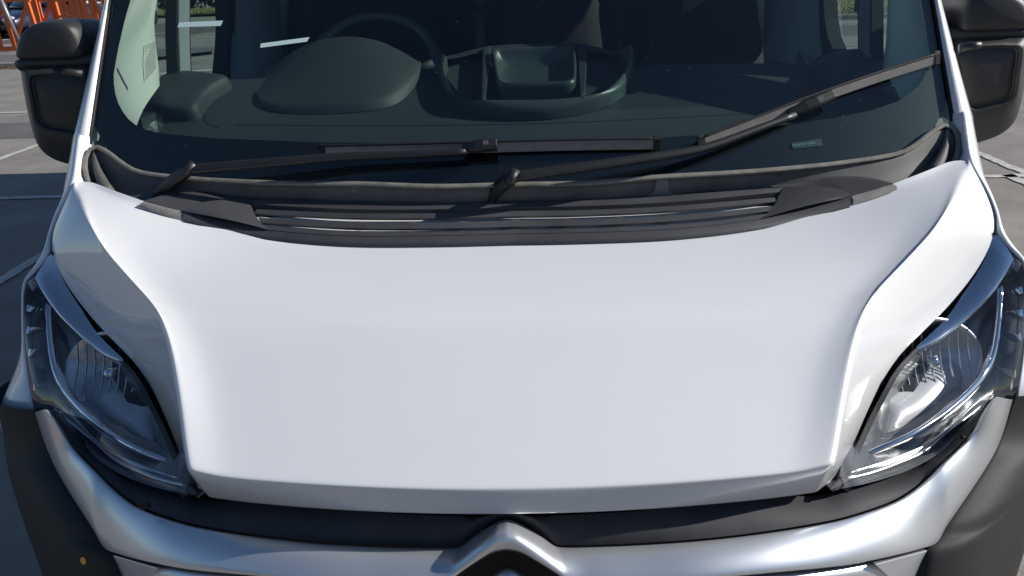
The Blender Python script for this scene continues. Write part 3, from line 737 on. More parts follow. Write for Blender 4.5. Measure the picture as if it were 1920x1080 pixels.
# small dark tabs on the strip
for (u, v) in ((266,949),(1813,818)):
    p = cyl(u, v, .035); p = V((p.x*(-1 if u < 960 else 1), p.y, p.z)); 
    prism('bumper_tab', [p + V(q) for q in ((-.010,0,.006),(.010,.004,.006),(.006,.006,-.006),(-.006,0,-.004))], (0,-.6,.8), .01, RUBBER, van, .001)
# dark plastic bumper corners
def bcorner(s):
    E = [lowb[-1] + V((.002,.002,.004))] + [p + V((.002,.006,-.002)) for p in reversed(lowb[:-1])]
    E = [p for p in E if p.x > .70]
    e_end = E[-1]
    E += [V((e_end.x - .022, e_end.y - .030, .74)), V((e_end.x - .05, e_end.y - .05, .64)), V((e_end.x - .07, e_end.y - .055, .50))]
    E = cr(E, 30); r = [[p + V((-.004,.02,-.004)) for p in E], E]
    N1 = []; N2 = []; N3 = []; N4 = []
    for i, p in enumerate(E):
        t = i/29; zz = p.z
        N1.append(V((lerp(p.x, 1.10, .22), p.y + .010, zz - .004)))
        N2.append(V((lerp(p.x, 1.105, .62), lerp(p.y, .47, .45 + .1*t), zz - .014*(1-.6*t))))
        N3.append(V((1.125 - .01*t, lerp(p.y + .06, .54, .75), zz - .03*(1-.7*t))))
        N4.append(V((1.135 - .02*t, .68, zz - .06*(1-.7*t))))
    r += [N1, N2, N3, N4, [V((p.x - .02, .86, p.z - .02)) for p in N4]]
    return grid('bumper_corner', [[mx(p, s) for p in q] for q in r], CORNER, van, lv=2, face=(s*.5,-.8,.2), crease_rows=((1,.8),))
bl0 = bcorner(-1); bcorner(1)
# yellow dot sticker on the corner at the driver's side: found on the corner's own surface below
box('lower_bumper', (-.74, .055, .36), (.74, .30, .60), CORNER, van, bevel=.03)

# ---- mirrors
def mirror(s, label):
    m = empty('mirror'); m.parent = van; m['label'] = label
    Y = 1.10
    def pl(px, y): return [absx(aty(u, v, y)) for u, v in px]
    cap = pl([(38,110),(39,90),(44,72),(55,54),(75,41),(104,35.5),(134,36),(152,45),(163,62),(170,84),(174,108),(150,112),(100,114),(60,114)], Y)
    low = pl([(35,108),(60,109),(100,108),(150,107),(178,103),(182,150),(176,215),(165,280),(150,316),(126,311),(101,303),(82,291),(69,275),(60,250),(51,215),(44,180),(38,140)], Y)
    def pillow(name, pts, m_, par, front=.06, back=.17, n=40, lv=1):
        o = cr(pts, n, True); c = sum(o, V((0,0,0)))/n; rr = []
        for k, d in ((.76, -front), (.88, -front*.80), (.955, -front*.35), (.995, .01), (1, .06), (.97, back*.8), (.9, back)):
            rr.append([mx(lerp(c, p, k) + V((0, d, -d*.05)), s) for p in o])
        return rings(name, rr, m_, par, lv=lv)
    pillow('mirror_cap', cap, MIRR, m, .045)
    # shell with a rolled collar and a recessed front panel
    o = cr(low, 48, True); c = sum(o, V((0,0,0)))/48
    rec = cr(pl([(56,146),(72,142),(100,140),(140,142),(160,148),(158,190),(150,235),(140,248),(110,244),(82,238),(70,228),(62,190)], Y - .055), 48, True)
    j = min(range(48), key=lambda q: (rec[q]-o[0]).length); rec = rec[j:] + rec[:j]
    if (rec[12]-o[12]).length > (rec[-12]-o[12]).length: rec = [rec[0]] + rec[1:][::-1]
    rr = [[lerp(p, q, .0) + V((0,.004,0)) for p, q in zip(rec, o)], [lerp(p, q, .05) + V((0,-.010,0)) for p, q in zip(rec, o)], [lerp(p, q, .55) + V((0,-.008,0)) for p, q in zip(rec, o)], [lerp(p, q, .9) + V((0,.002,0)) for p, q in zip(rec, o)], o, [p + V((0,.07,0)) for p in o], [lerp(p, c, .06) + V((0,.16,0)) for p in o]]
    rings('mirror_shell', [[mx(p, s) for p in r] for r in rr], MIRR, m, cap0=False, lv=1)
    cl = cr(pl([(36,124),(46,119),(80,117),(120,116),(155,114),(182,110)], Y - .022), 16)
    sweep('mirror_collar', [mx(p, s) for p in cl], circ(.014, 10), MIRR, m)
    rc_ = sum(rec, V((0,0,0)))/48
    rings('recess_panel', [[mx(p + V((0,.002,0)), s) for p in rec], [mx(lerp(p, rc_, .03) + V((0,.012,0)), s) for p in rec], [mx(lerp(p, rc_, .12) + V((0,.004,0)), s) for p in rec], [mx(lerp(p, rc_, .6) + V((0,-.002,0)), s) for p in rec]], MIRR, m, cap0=False, lv=1)
    a = aty(1826, 86, 1.0); a = V((abs(a.x), 1.005, a.z))
    sweep('fold_pivot', [mx(a + V((-.03,.0,-.004)), s), mx(a + V((0,-.004,0)), s), mx(a + V((.014,-.004,.001)), s)], circ(.009, 10), MIRR, m)
    box('mirror_arm', *( ((1.00, 1.09, 1.36), (1.12, 1.20, 1.56)) if s > 0 else ((-1.12, 1.09, 1.36), (-1.00, 1.20, 1.56)) ), MIRR, m, bevel=.02)
    for z0, z1 in ((1.50, 1.62), (1.34, 1.47)):
        x0, x1 = sorted((s*1.10, s*1.235)); gl = box('mirror_glass', (x0, 1.262, z0), (x1, 1.27, z1), CHROME, m, bevel=.003)
mirror(-1, 'wing mirror in full shade'); mirror(1, 'sunlit wing mirror cut by the edge of the view')

# ---- body behind
YR = 6.5
def side(s):
    b = empty('body_side'); b.parent = van
    prof = [(1.00,.42),(1.035,.60),(1.045,.95),(1.04,1.20),(1.025,1.415)]
    grid('lower_panel', [[V((s*x, y, z)) for x, z in prof] for y in (1.06, 1.5, 1.98, 3, 4.5, YR)], WHITE, b, lv=0, face=(s,0,0), thick=.03)
    hi = [(1.025,1.415),(1.0,1.75),(.965,2.10),(.92,2.55),(.84,2.72)]
    grid('upper_panel', [[V((s*x, y, z)) for x, z in hi] for y in (1.98, 3, 4.5, YR)], WHITE, b, face=(s,0,0), thick=.03)
    return b
side(-1); side(1)
roof_rows = []
for y, z, xw in ((1.462, 2.25, .91), (1.56, 2.33, .89), (1.72, 2.43, .87), (1.95, 2.54, .85), (2.2, 2.62, .83), (2.5, 2.72, .83), (YR, 2.72, .83)):
    roof_rows.append([V((x*xw, y + .10*abs(x)**2*(1 if y < 1.9 else 0), z + .03*(1-x*x))) for x in (-1, -.6, -.2, .2, .6, 1)])
grid('roof', roof_rows, WHITE, van, face=(0,0,1), thick=.03)
for s in (-1, 1):
    grid('roof_side', [[V((s*.935, 1.44, 2.09)), V((s*.935, 1.55, 2.12)), V((s*.94, 1.98, 2.12))], [V((s*.91, 1.56, 2.25)), V((s*.88, 1.76, 2.40)), V((s*.86, 1.98, 2.54))]], WHITE, van, face=(s,0,.5), thick=.02)
box('rear_door', (-.98, YR - .02, .5), (.98, YR + .02, 2.68), WHITE, van, bevel=.02)
box('underbody', (-.95, .35, .30), (.95, YR - .1, .52), DARK, van)
for y in (.95, 5.2):
    for s in (-1, 1):
        x0 = s*.80; wl = empty('wheel'); wl.parent = van
        rr = [[V((x0 + s*dx, y + r_*math.cos(t), .345 + r_*math.sin(t))) for t in [2*math.pi*k/36 for k in range(36)]] for dx, r_ in ((-.09,.22),(-.10,.32),(-.07,.345),(.07,.345),(.10,.32),(.10,.22))]
        rings('tyre', rr, RUBBER, wl, cap0=False, cap1=False)
        rings('rim', [[V((x0 + s*dx, y + r_*math.cos(t), .345 + r_*math.sin(t))) for t in [2*math.pi*k/36 for k in range(36)]] for dx, r_ in ((.095,.22),(.06,.19),(.05,.10),(.08,.06))], SILVER, wl, cap0=False)

# ---- cab doors: frames, glass, inner trim (windows left open to the daylight)
def door(s):
    d = empty('cab_door'); d.parent = van; xi = .93 if s > 0 else .935
    # outer frame over the window
    sweep('window_frame_top', [V((s*.965, 1.20, 1.80)), V((s*.955, 1.36, 1.98)), V((s*.95, 1.48, 2.06)), V((s*.95, 1.98, 2.08))], rect(.05, .06), RUBBER, d)
    # quarter-light divider
    dv = [(1632,0),(1632,55),(1632,110)] if s > 0 else [(334,0),(334,75),(337,150)]
    P = [atx(u, v, s*.945) for u, v in dv]
    t = (P[0]-P[-1]).normalized()
    P = [P[0] + t*.5] + P + [P[-1] - t*.2]
    sweep('window_divider', P, [(-.032,-.018),(.032,-.018),(.032,.018),(-.032,.018)], DOORIN, d, smooth=False, up=(s,0,0))
    for o in (-.040, .040): sweep('divider_seal', [p + V((0,o,0)) for p in P], rect(.016, .030), RUBBER, d, smooth=False, up=(s,0,0))
    # rear edge of the opening
    rv = [(1546,0),(1549,50),(1556,90),(1566,116)] if s > 0 else [(424,0),(427,50),(425,100),(420,150)]
    Q = [atx(u, v, s*.935) for u, v in rv]; t = (Q[0]-Q[1]).normalized(); Q = [Q[0] + t*.5] + Q
    sweep('window_seal', Q, [(-.045,-.02),(.045,-.02),(.045,.02),(-.045,.02)], RUBBER, d, smooth=False, up=(s,0,0))
    # glass pane
    y0, y1 = 1.10, max(q.y for q in Q)
    grid('door_glass', [[V((s*.978, y, z)) for y in (y0, y1)] for z in (1.40, 2.06)], SIDEGL, d, face=(s,0,0), smooth=False)
    # inner trim below the window
    grid('door_trim', [[V((s*.945, y, z)) for y in (1.0, 1.3, 1.6, 1.98)] for z in (.7, 1.2, 1.405)], DASH, d, face=(-s,0,0), thick=.02)
    sweep('window_ledge', [V((s*.955, y, 1.41)) for y in (1.02, 1.4, 1.98)], rect(.06, .04), DASH, d, smooth=False)
    return d, Q
dl, QL = door(-1); dr, QR = door(1)
# door pillar trims behind the windows
for s, px in ((-1, [(436,0),(436,60),(433,110),(430,155)]), (1, [(1535,0),(1536,60),(1540,90),(1545,125)])):
    px2 = [(474,0),(476,60),(478,110),(480,155)] if s < 0 else [(1482,0),(1480,60),(1479,90),(1478,125)]
    a = [atx(u, v, s*.915) for u, v in px]; b = [aty(u, v, p.y + .10) for (u, v), p in zip(px2, a)]
    ta = a[0] + (a[0]-a[1])*1.5; tb = b[0] + (b[0]-b[1])*1.5
    a = [ta] + a; b = [tb] + b
    grid('door_pillar_trim', [a, [lerp(p, q, .5) + V((s*.02, -.01, 0)) for p, q in zip(a, b)], b, [p + V((0,.3,0)) for p in b]], DOORIN, van, face=(-s,-.5,0), lv=1)
# passenger grab handle with a bright rim
hp3 = [atx(u, v, .86) for u, v in ((1513,122),(1505,106),(1500,103),(1497,108),(1506,122))]
sweep('grab_handle', cr(hp3, 14), circ(.008, 8), CHROME_D, dr)

# ---- front pillar inner trims (cream), speaker grille on the driver's side
def ptrim(s):
    px_f = [(232,0),(205,70),(200,140),(215,210),(250,250)] if s < 0 else [(1735,0),(1752,70),(1752,140),(1735,190),(1700,225)]
    px_b = [(296,0),(290,30),(294,90),(299,125),(300,160)] if s < 0 else [(1663,0),(1662,30),(1661,60),(1659,90),(1655,130)]
    f = [gp(u, v, -.02) for u, v in px_f]; b = [atx(u, v, s*.925) for u, v in px_b]
    f = cr([f[0] + (f[0]-f[1])*2.2] + f, 14); b = cr([b[0] + (b[0]-b[1])*6.5] + b, 14)
    mid = [lerp(p, q, .5) + V((s*.012, -.0, 0)) for p, q in zip(f, b)]
    return grid('pillar_trim', [f, [lerp(p, q, .18) + V((-s*.004,0,.004)) for p, q in zip(f, mid)], mid, b, [p + V((s*.03,.03,0)) for p in b]], TRIMW, van, lv=2, face=(-s,-.6,.2), crease_rows=((3,.95),)), f, b
tl, fL, bL = ptrim(-1); tr, fR, bR = ptrim(1)
from mathutils.bvhtree import BVHTree
def hit(objs, u, v):
    """first point and normal where a sight line meets one of objs (with their modifiers)"""
    dg = bpy.context.evaluated_depsgraph_get(); dg.update(); best = None
    o_, d_ = ray(u, v)
    for ob in objs:
        me = ob.evaluated_get(dg).to_mesh(); t = BVHTree.FromPolygons([q.co for q in me.vertices], [p.vertices for p in me.polygons])
        r = t.ray_cast(o_, d_.normalized()); ob.evaluated_get(dg).to_mesh_clear()
        if r[0] is not None and (best is None or r[3] < best[2]):
            n = r[1] if r[1].dot(d_) < 0 else -r[1]; best = (r[0], n, r[3])
    return best
def decal(name, px, obj, off, m, parent, t=.0006):
    ps = []; n0 = V((0,0,0))
    for u, v in px:
        h = hit([obj], u, v)
        if h is None: return None
        ps.append(h[0] + h[1]*off); n0 += h[1]
    return prism(name, ps, n0, t, m, parent)
# yellow round sticker low on the bumper corner
h = hit([bl0], 157, 1051)
if h:
    c, n_ = h[0], h[1]; e1 = n_.cross(V((0,0,1))).normalized(); e2 = e1.cross(n_)
    prism('round_sticker', [c + n_*.0015 + e1*(.0068*math.cos(t)) + e2*(.0068*math.sin(t)) for t in [2*math.pi*k/24 for k in range(24)]], n_, .001, YELLOW, van)
# loudspeaker grille in the cream trim
spk = decal('speaker_grille', [(269.5,86),(286,75.5),(291,100),(294.5,131),(270,155),(267.5,120)], tl, .002, TRIMW, tl, .002)
for k in range(15):
    t = k/14; v0 = lerp(88, 149, t); v1 = lerp(78, 128, t)
    decal('speaker_slot', [(271,v0),(280,lerp(v0,v1,.42)-.6),(290.5,v1),(290.5,v1+1.1),(280,lerp(v0,v1,.42)+.7),(271,v0+1.3)], tl, .0028, TRIMD, tl, .0004)

# ---- dashboard
DY, DZ, DG = .95, 1.362, .30
def zd(x, y): return DZ + DG*(y - DY) + (.0 if abs(x) < .55 else .0)
def dp(u, v, off=0): return on(u, v, lambda p: p.z - zd(p.x, p.y) - off, .5, 5)
YD = 1.36
rows = []
for y, dz, in ((None, 0), (.5, 0), (.97, 0), (1.0, -.004), (1.03, -.03), (1.06, -.25)):
    row = []
    for i in range(-14, 15):
        x = i/14*.935
        yf = yglass(x, zd(x, .72 + GK*x*x + .04)) + .035
        yr2 = YD + .02*math.cos(x*2.2)
        yy = yf if y is None else lerp(yf, yr2, y)
        row.append(V((x, yy, zd(x, min(yy, yr2)) + dz)))
    rows.append(row)
dash = grid('dashboard', rows, DASH, van, lv=1, face=(0,-.2,1))
# front ledge of the dash below the glass: a darker step line
def dline(name, pxs, off=.0, wd=.004, m=None, n=20):
    return sweep(name, cr([dp(u, v, off) for u, v in pxs], n), rect(wd, .0012), m or RUBBER, dash, up=(0,-.3,.95), smooth=False)
dline('dash_seam', [(440,234),(700,236),(1000,232),(1300,219),(1560,203)])
dline('dash_seam', [(1193,104),(1197,130),(1196,160),(1200,172),(1300,174),(1420,176),(1530,181)], .0, .003)
dline('dash_seam', [(318,207),(350,208),(380,213),(386,230),(410,240)], .0, .004)
dline('dash_seam', [(380,212),(385,195),(398,180),(425,165)], .0, .006)
dline('dash_seam', [(1510,122),(1525,140),(1540,170)], .0, .008)
# end pods with vents by the pillars
def pod(pxs, m=DASH):
    base = [dp(u, v, .0) for u, v in pxs]; n_ = V((0,-.29,.96)); o = cr(base, 32, True); c = sum(o, V((0,0,0)))/32
    return rings('dash_pod', [o, [p + n_*.030 for p in [lerp(q, c, .03) for q in o]], [lerp(q, c, .10) + n_*.040 for q in o], [lerp(q, c, .5) + n_*.046 for q in o]], m, dash, cap0=False, lv=1)
pod([(262,212),(285,188),(300,170),(318,156),(360,152),(415,158),(440,162),(428,172),(404,186),(385,208),(372,226),(310,226)])
pod([(1518,132),(1560,118),(1610,112),(1655,114),(1672,130),(1690,150),(1650,165),(1560,178),(1530,160)])
# instrument hood
n_ = V((0,-.29,.96))
base = [(482,178),(488,197),(515,210),(560,213.5),(610,213.5),(660,211),(705,206),(742,196),(765,178),(786,148),(790,122)]
top_ = [(480,172),(490,150),(512,125),(545,98),(585,78),(630,68),(670,68),(710,76),(745,92),(772,108),(788,122)]
b3 = cr([dp(u, v, .002) for u, v in base], 28); t3 = cr([aty(u, v, 1.44) for u, v in top_], 28)
r = []
for t, bz in ((0, 0), (.03, .018), (.08, .025), (.35, .028), (.6, .022), (.85, .010), (.97, .003), (1, 0)):
    r.append([lerp(a, b, t) + n_*bz*(.4 + .6*math.sin(math.pi*(i/27))) + (V((0,.0,0))) for i, (a, b) in enumerate(zip(b3, t3))])
r.append([p + V((0,.03,-.03)) for p in t3]); r.append([p + V((0,-.05,-.06)) for p in t3])
grid('instrument_hood', r, DASH, dash, lv=1, face=(0,-.6,.8))
# centre tray
out_px = [(822,108),(820,130),(826,160),(838,188),(862,206),(900,219),(960,225),(1030,224),(1090,214),(1140,200),(1170,180),(1184,158),(1189,130),(1190,98)]
rim_px = [(838,108),(832,128),(838,150),(850,172),(875,184),(910,187),(960,187),(1030,186),(1090,181),(1130,172),(1155,152),(1172,130),(1172,108),(1160,95)]
o3 = cr([dp(u, v, .002) for u, v in out_px], 40); i3 = cr([dp(u, v, .045) for u, v in rim_px], 40)
tray = grid('centre_tray', [o3, [lerp(a, b, .12) + n_*.022 for a, b in zip(o3, i3)], [lerp(a, b, .5) + n_*.016 for a, b in zip(o3, i3)], i3, [p - n_*.006 + V((0,.004,0)) for p in i3], [p - n_*.055 + V((0,.008,0)) for p in i3]], DASH_G, dash, lv=1, face=(0,-.4,.9), crease_rows=((3, .6),))
fl = [dp(u, v, .0) for u, v in ((840,110),(838,150),(860,178),(910,190),(1030,190),(1100,182),(1150,160),(1172,128),(1165,98),(1000,92))]
prism('tray_floor', [p + n_*.006 for p in fl], n_, .004, DASH, tray)
# back rim of the tray
bk = cr([aty(u, v, 1.43) for u, v in ((820,106),(850,101),(882,92),(915,83),(960,79),(1040,77),(1085,77),(1110,84),(1150,92),(1190,99))], 26)
bk2 = cr([dp(u, v, .035) for u, v in ((836,112),(862,108),(890,100),(918,100),(960,99),(1040,98),(1085,97),(1110,95),(1145,103),(1172,110))], 26)
grid('tray_back', [bk2, [lerp(a, b, .5) + n_*.004 for a, b in zip(bk, bk2)], bk, [p + V((0,.02,-.03)) for p in bk]], DASH, tray, lv=1)
# dividing walls and the clip-board box in the middle
for px, px2 in (([(905,90),(919,84),(919,128),(908,186),(902,186)], None), ([(1083,80),(1098,84),(1100,120),(1096,181),(1088,181),(1085,130)], None)):
    ps = [dp(u, v, .046) for u, v in px]; prism('tray_divider', ps, n_, .05, DASH, tray, .003)
bx = [(924,91),(1000,87),(1074,85),(1079,88),(1082,112),(1081,148),(1074,155),(1000,158),(938,158),(930,152),(925,122),(921,96),(924,91)]
o = lin([dp(u, v, .058) for u, v in bx], 49)[:-1]; c = sum(o, V((0,0,0)))/48
rings('tray_box', [[p - n_*.06 for p in o], o, [lerp(p, c, .06) + n_*.004 for p in o], [lerp(p, c, .13) - n_*.004 for p in o], [lerp(p, c, .2) - n_*.035 for p in o], [lerp(p, c, .8) - n_*.036 for p in o]], DASH_G, tray, cap0=False, lv=1)
kc = dp(999, 182, .012)
rings('tray_button', [[kc + n_*h_ + V((r_*math.cos(t), r_*math.sin(t)*.95, 0)) for t in [2*math.pi*k/20 for k in range(20)]] for h_, r_ in ((-.01,.014),(.012,.014),(.016,.011))], DASH_G, tray, cap0=False)
# ---- steering wheel
sw = empty('steering_wheel'); sw.parent = van
wc = V((-.445, 1.56, 1.475)); wn = V((0, -.62, .62)).normalized(); wx = V((1,0,0)); wy = wn.cross(wx).normalized()
if wy.z < 0: wy = -wy
WR = .195
sweep('wheel_rim', [wc + wx*WR*math.cos(t) + wy*WR*math.sin(t) for t in [2*math.pi*k/48 for k in range(48)]], circ(.0165, 12), DASH_G, sw, closed=True)
for a in (200, 340, 270): 
    t = R(a); sweep('wheel_spoke', [wc - wn*.02 + (wx*math.cos(t) + wy*math.sin(t))*q for q in (.04, .10, .19)], rect(.045, .016), DASH, sw)
rings('wheel_hub', [[wc + wn*h_ + wx*r_*math.cos(t) + wy*r_*math.sin(t) for t in [2*math.pi*k/24 for k in range(24)]] for h_, r_ in ((-.06,.06),(.0,.085),(.015,.07))], DASH, sw, lv=1)
st = [aty(790, 128, 1.46), aty(812, 118, 1.46)]
sweep('stalk', [st[0] + (st[0]-st[1])*2, st[0], st[1]], circ(.012, 8), DASH, sw)
# ---- seats, belt, bulkhead
def seat(xc, wd, y=1.92, h=.62, tap=.10):
    s_ = empty('seat'); s_.parent = van
    def ringat(k, z, dy): return [V((xc + wd/2*k*px, y + dy + py, z)) for px, py in ((-1,.0),(-.85,-.07),(-.3,-.085),(.3,-.085),(.85,-.07),(1,.0),(.9,.08),(-.9,.08))]
    rings('backrest', [ringat(1, 1.05, -.06), ringat(1.02, 1.25, 0), ringat(.98, 1.42, .03), ringat(.84, 1.60, .06), ringat(.70, 1.74, .08), ringat(.5, 1.78, .09)], SEAT, s_, lv=1)
    rings('head_restraint', [[V((xc + wx_*px, y + .07 + py, z)) for px, py in ((-1,-.04),(0,-.06),(1,-.04),(1,.05),(0,.06),(-1,.05))] for wx_, z in ((.09,1.78),(.14,1.82),(.14,1.95),(.10,2.0))], SEAT, s_, lv=1)
    rings('cushion', [[V((xc + wd/2*k*px, 1.60 + .27*py, z)) for px, py in ((-1,-1),(0,-1.1),(1,-1),(1,1),(0,1),(-1,1))] for k, z in ((.95,.82),(1,.95),(.95,1.02))], SEAT, s_, lv=1)
seat(-.50, .56); seat(.10, .50); seat(.62, .50)
box('bulkhead', (-.93, 2.28, .5), (.93, 2.31, 2.30), BULK, van)
box('cab_floor', (-.93, .9, .50), (.93, 2.28, .56), DARK, van)
bp = [aty(900, v, 1.86) for v in (-10, 20, 60, 100, 130)]
bt_ = sweep('seat_belt', bp, rect(.030, .006), BULK, van, up=(0,-1,0), smooth=False)
prism('belt_slot', [aty(u, v, 1.855) for u, v in ((892,4),(908,4),(908,26),(892,26))], (0,-1,0), .003, DARK, bt_)
bp = [aty(u, v, 2.1) for u, v in ((1162,-10),(1162,60),(1160,110))]
sweep('belt_strap', bp, rect(.040, .006), BULK, van, up=(0,-1,0), smooth=False)

for u, wd_ in ((1430, .052), (1466, .02), (527, .03), (497, .022)):
    sweep('bulkhead_post', [aty(u + 1, -60, 2.22), aty(u, 20, 2.22), aty(u - 3, 120, 2.22)], circ(wd_, 12, .03), DOORIN if u in (1430, 527) else SEAT, van, up=(0,-1,0))

# ================================================================ SMALL LOOSE THINGS ON THE VAN
# clear wallet with papers in the corner of the dash
wl = empty('plastic_wallet', (0,0,0)); tag(wl, 'crumpled clear plastic wallet holding a printed white sheet, lying on the dash corner', 'plastic wallet')
pp = [dp(u, v, .012) for u, v in ((248,238),(294,226),(297,250),(290,262),(262,262))]
paper = prism('paper_sheet', pp, (0,-.3,.95), .001, PAPER, wl)
for k in range(5):
    q = [dp(u, v, .0135) for u, v in ((262,240+k*3.2),(287,235+k*2.6),(287,236+k*2.6),(262,241+k*3.2))]
    prism('printed_line', q, (0,-.3,.95), .0004, INK, paper)
random.seed(3); rr = []
for j in range(7):
    row = []
    for i in range(8):
        u = lerp(228, 304, i/7) + random.uniform(-3, 3); v = lerp(200, 262, j/6) + random.uniform(-3, 3) - (8 if 2 < i < 5 and j == 0 else 0)
        row.append(dp(u, v, .018 + random.uniform(-.006, .012)))
    rr.append(row)
grid('clear_sleeve', rr, POLY, wl, smooth=False)
# moss on the scuttle edge
MOSS = mat('moss_green', (.10, .12, .025), .9, var=.5, vscale=120)
bm = bmesh.new(); random.seed(11)
for k in range(150):
    t = random.gauss(.5, .22)
    if not 0 < t < 1: continue
    p = gp(lerp(540, 606, t), 342.5 + random.uniform(-1.6, 1.4), .010); s_ = random.uniform(.0012, .0035)
    for f in range(3):
        a = random.uniform(0, 6.28); d = V((math.cos(a), math.sin(a)*.6, random.uniform(.5, 1.3)))*s_; e = V((-math.sin(a), math.cos(a), .2))*s_*.5
        bm.faces.new([bm.verts.new(q) for q in (p - e, p + e, p + d)])
me = bpy.data.meshes.new('moss'); bm.to_mesh(me); bm.free(); tag(link('moss', me, MOSS, None, False), 'green moss growing along the dusty lip under the glass', 'moss', kind='stuff')

# ================================================================ THE CAR PARK
ASPH = mat('asphalt', (.245, .222, .198), .9, var=.30, vscale=1.3, bump=1.0, bscale=70, speck=((.27, .25, .235), 75, .60))
ASPH2 = mat('darker_asphalt', (.135, .128, .122), .9, var=.25, vscale=1.5, bump=1.0, bscale=100, speck=((.13, .13, .13), 160, .62))
ASPH3 = mat('brown_worn_asphalt', (.12, .10, .085), .9, var=.3, vscale=.8, bump=.8, bscale=70)
CONC = mat('kerb_concrete', (.30, .28, .25), .85, var=.25, vscale=6, bump=.4, bscale=60)
LINE = mat('worn_line_paint', (.50, .49, .44), .8, var=.35, vscale=14, bump=.4, bscale=90)
def sheet(name, pts, z, m, kind='structure', lab=None):
    me = bpy.data.meshes.new(name); me.from_pydata([(x, y, z) for x, y in pts], [], [tuple(range(len(pts)))]); face_dir(me, V((0,0,1)))
    o = link(name, me, m, None, False); o['kind'] = kind
    if lab: o['label'] = lab
    return o
sheet('ground', [(-400,-400),(400,-400),(400,400),(-400,400)], 0, ASPH)
sheet('asphalt_strip', [(-40,8.35),(-1.5,8.35),(-1.5,9.45),(-40,9.45)], .004, ASPH2)
sheet('asphalt_strip', [(3.2,18.1),(60,18.1),(60,20.9),(3.2,20.9)], .004, ASPH2)  # darker band across the ground on the right
def pline(x0, y0, x1, y1, wd=.095):
    """painted line with ragged worn edges"""
    d = V((x1-x0, y1-y0, 0)); L = d.length; d.normalize(); s_ = V((-d.y, d.x, 0)); n = max(4, int(L/.06)); vs = []; fs = []; rd = random.Random(int(abs(x0*100 + y0*37 + x1)))
    for i in range(n + 1):
        p = V((x0, y0, .008)) + d*(L*i/n); a = wd/2 + rd.uniform(-.012, .008); b = wd/2 + rd.uniform(-.012, .008); vs += [p + s_*a, p - s_*b]
        if i: fs.append((2*i-2, 2*i-1, 2*i+1, 2*i))
    me = bpy.data.meshes.new('parking_line'); me.from_pydata([tuple(v) for v in vs], [], fs); face_dir(me, V((0,0,1)))
    o = link('parking_line', me, LINE, None, False); o['kind'] = 'structure'; return o
for x in (-10.4, -8.05, -5.70): pline(x, 5.6, x, 10.3)
for x in (-8.05, -5.70, -3.37, 3.95, 6.3): pline(x, .6, x, 5.6)
pline(-30, 5.60, -3.3, 5.60); pline(-30, 10.3, -1.6, 10.3); pline(3.4, 5.55, 30, 5.55)
pline(4.12, 5.6, 4.12, 10.3); pline(6.5, 5.6, 6.5, 10.3)
pline(3.5, 16.05, 30, 16.05); pline(6.0, 14.5, 7.4, 17.4)
for a in ((-12.6,23.2,-9.0,26.6),(-9.0,26.6,-6,25.6),(-12.6,23.2,-6,23.6),(-12.2,22.4,-8,22.6),(-9.3,19.3,-9.3,20.6),(-9.3,19.3,-7,19.6)): pline(*a, .13)
# curved white line beyond the driver's door
vs = []; fs = []
for i in range(21):
    t = R(95 + i*4.0); c = V((-5.9, 12.6, .008)); vs += [c + V((2.35*math.cos(t), 2.55*math.sin(t), 0)), c + V((2.1*math.cos(t), 2.25*math.sin(t), 0))]
    if i: fs.append((2*i-2, 2*i-1, 2*i+1, 2*i))
me = bpy.data.meshes.new('parking_line'); me.from_pydata([tuple(v) for v in vs], [], fs); face_dir(me, V((0,0,1))); link('parking_line', me, LINE, None, False)['kind'] = 'structure'
# kerbs and paths on the far left
def kerb(x0, y0, x1, y1, wd=.15, h=.11, step=.9, lab=None):
    k = empty('kerb', (x0, y0, 0)); k['kind'] = 'structure'
    d = V((x1-x0, y1-y0, 0)); L = d.length; d.normalize(); s_ = V((-d.y, d.x, 0)); n = int(L/step); rd = random.Random(int(abs(x0*31 + y0*7)))
    base = None
    for i in range(n):
        a = V((0,0,0)) + d*(i*step + .006); b = d*((i+1)*step - .006); dz = rd.uniform(-.006, .006)
        pts = [a, b, b + s_*wd, a + s_*wd]
        o = prism('kerb_stone', [p + V((0,0,h + dz)) for p in pts], (0,0,1), h + .05, CONC, k, .012)
    return k
kerb(-19, 15.9, -8.6, 16.75)
sheet('pavement', [(-40,14.25),(-19,16.0),(-8.6,16.9),(-7.5,18.2),(-7.9,19.2),(-40,17.6)], .085, ASPH2)
kerb(-26, 22.1, -11.0, 24.3, .25, .12, 1.0)
sheet('worn_road', [(-60,17.8),(-26,22.6),(-11,24.7),(-9.6,31),(-60,37)], .012, ASPH3)
# dry leaves along the kerb
LEAF = mat('dry_leaves', (.13, .085, .04), .9, var=.5, vscale=30)
bm = bmesh.new(); rd = random.Random(5)
for k in range(420):
    t = rd.random(); p = V((lerp(-14, -10.5, t), lerp(16.25, 16.55, t) + rd.gauss(-.10, .12), .012 + rd.random()*.03)); s_ = rd.uniform(.02, .06); a = rd.uniform(0, 6.28)
    e, f = V((math.cos(a), math.sin(a), rd.uniform(-.4,.4)))*s_, V((-math.sin(a), math.cos(a), rd.uniform(-.4,.4)))*s_*.6
    bm.faces.new([bm.verts.new(q) for q in (p-e, p-f, p+e, p+f)])
me = bpy.data.meshes.new('leaf_litter'); bm.to_mesh(me); bm.free(); tag(link('leaf_litter', me, LEAF, None, False), 'dry brown leaves blown against the kerb', 'leaves', kind='stuff')
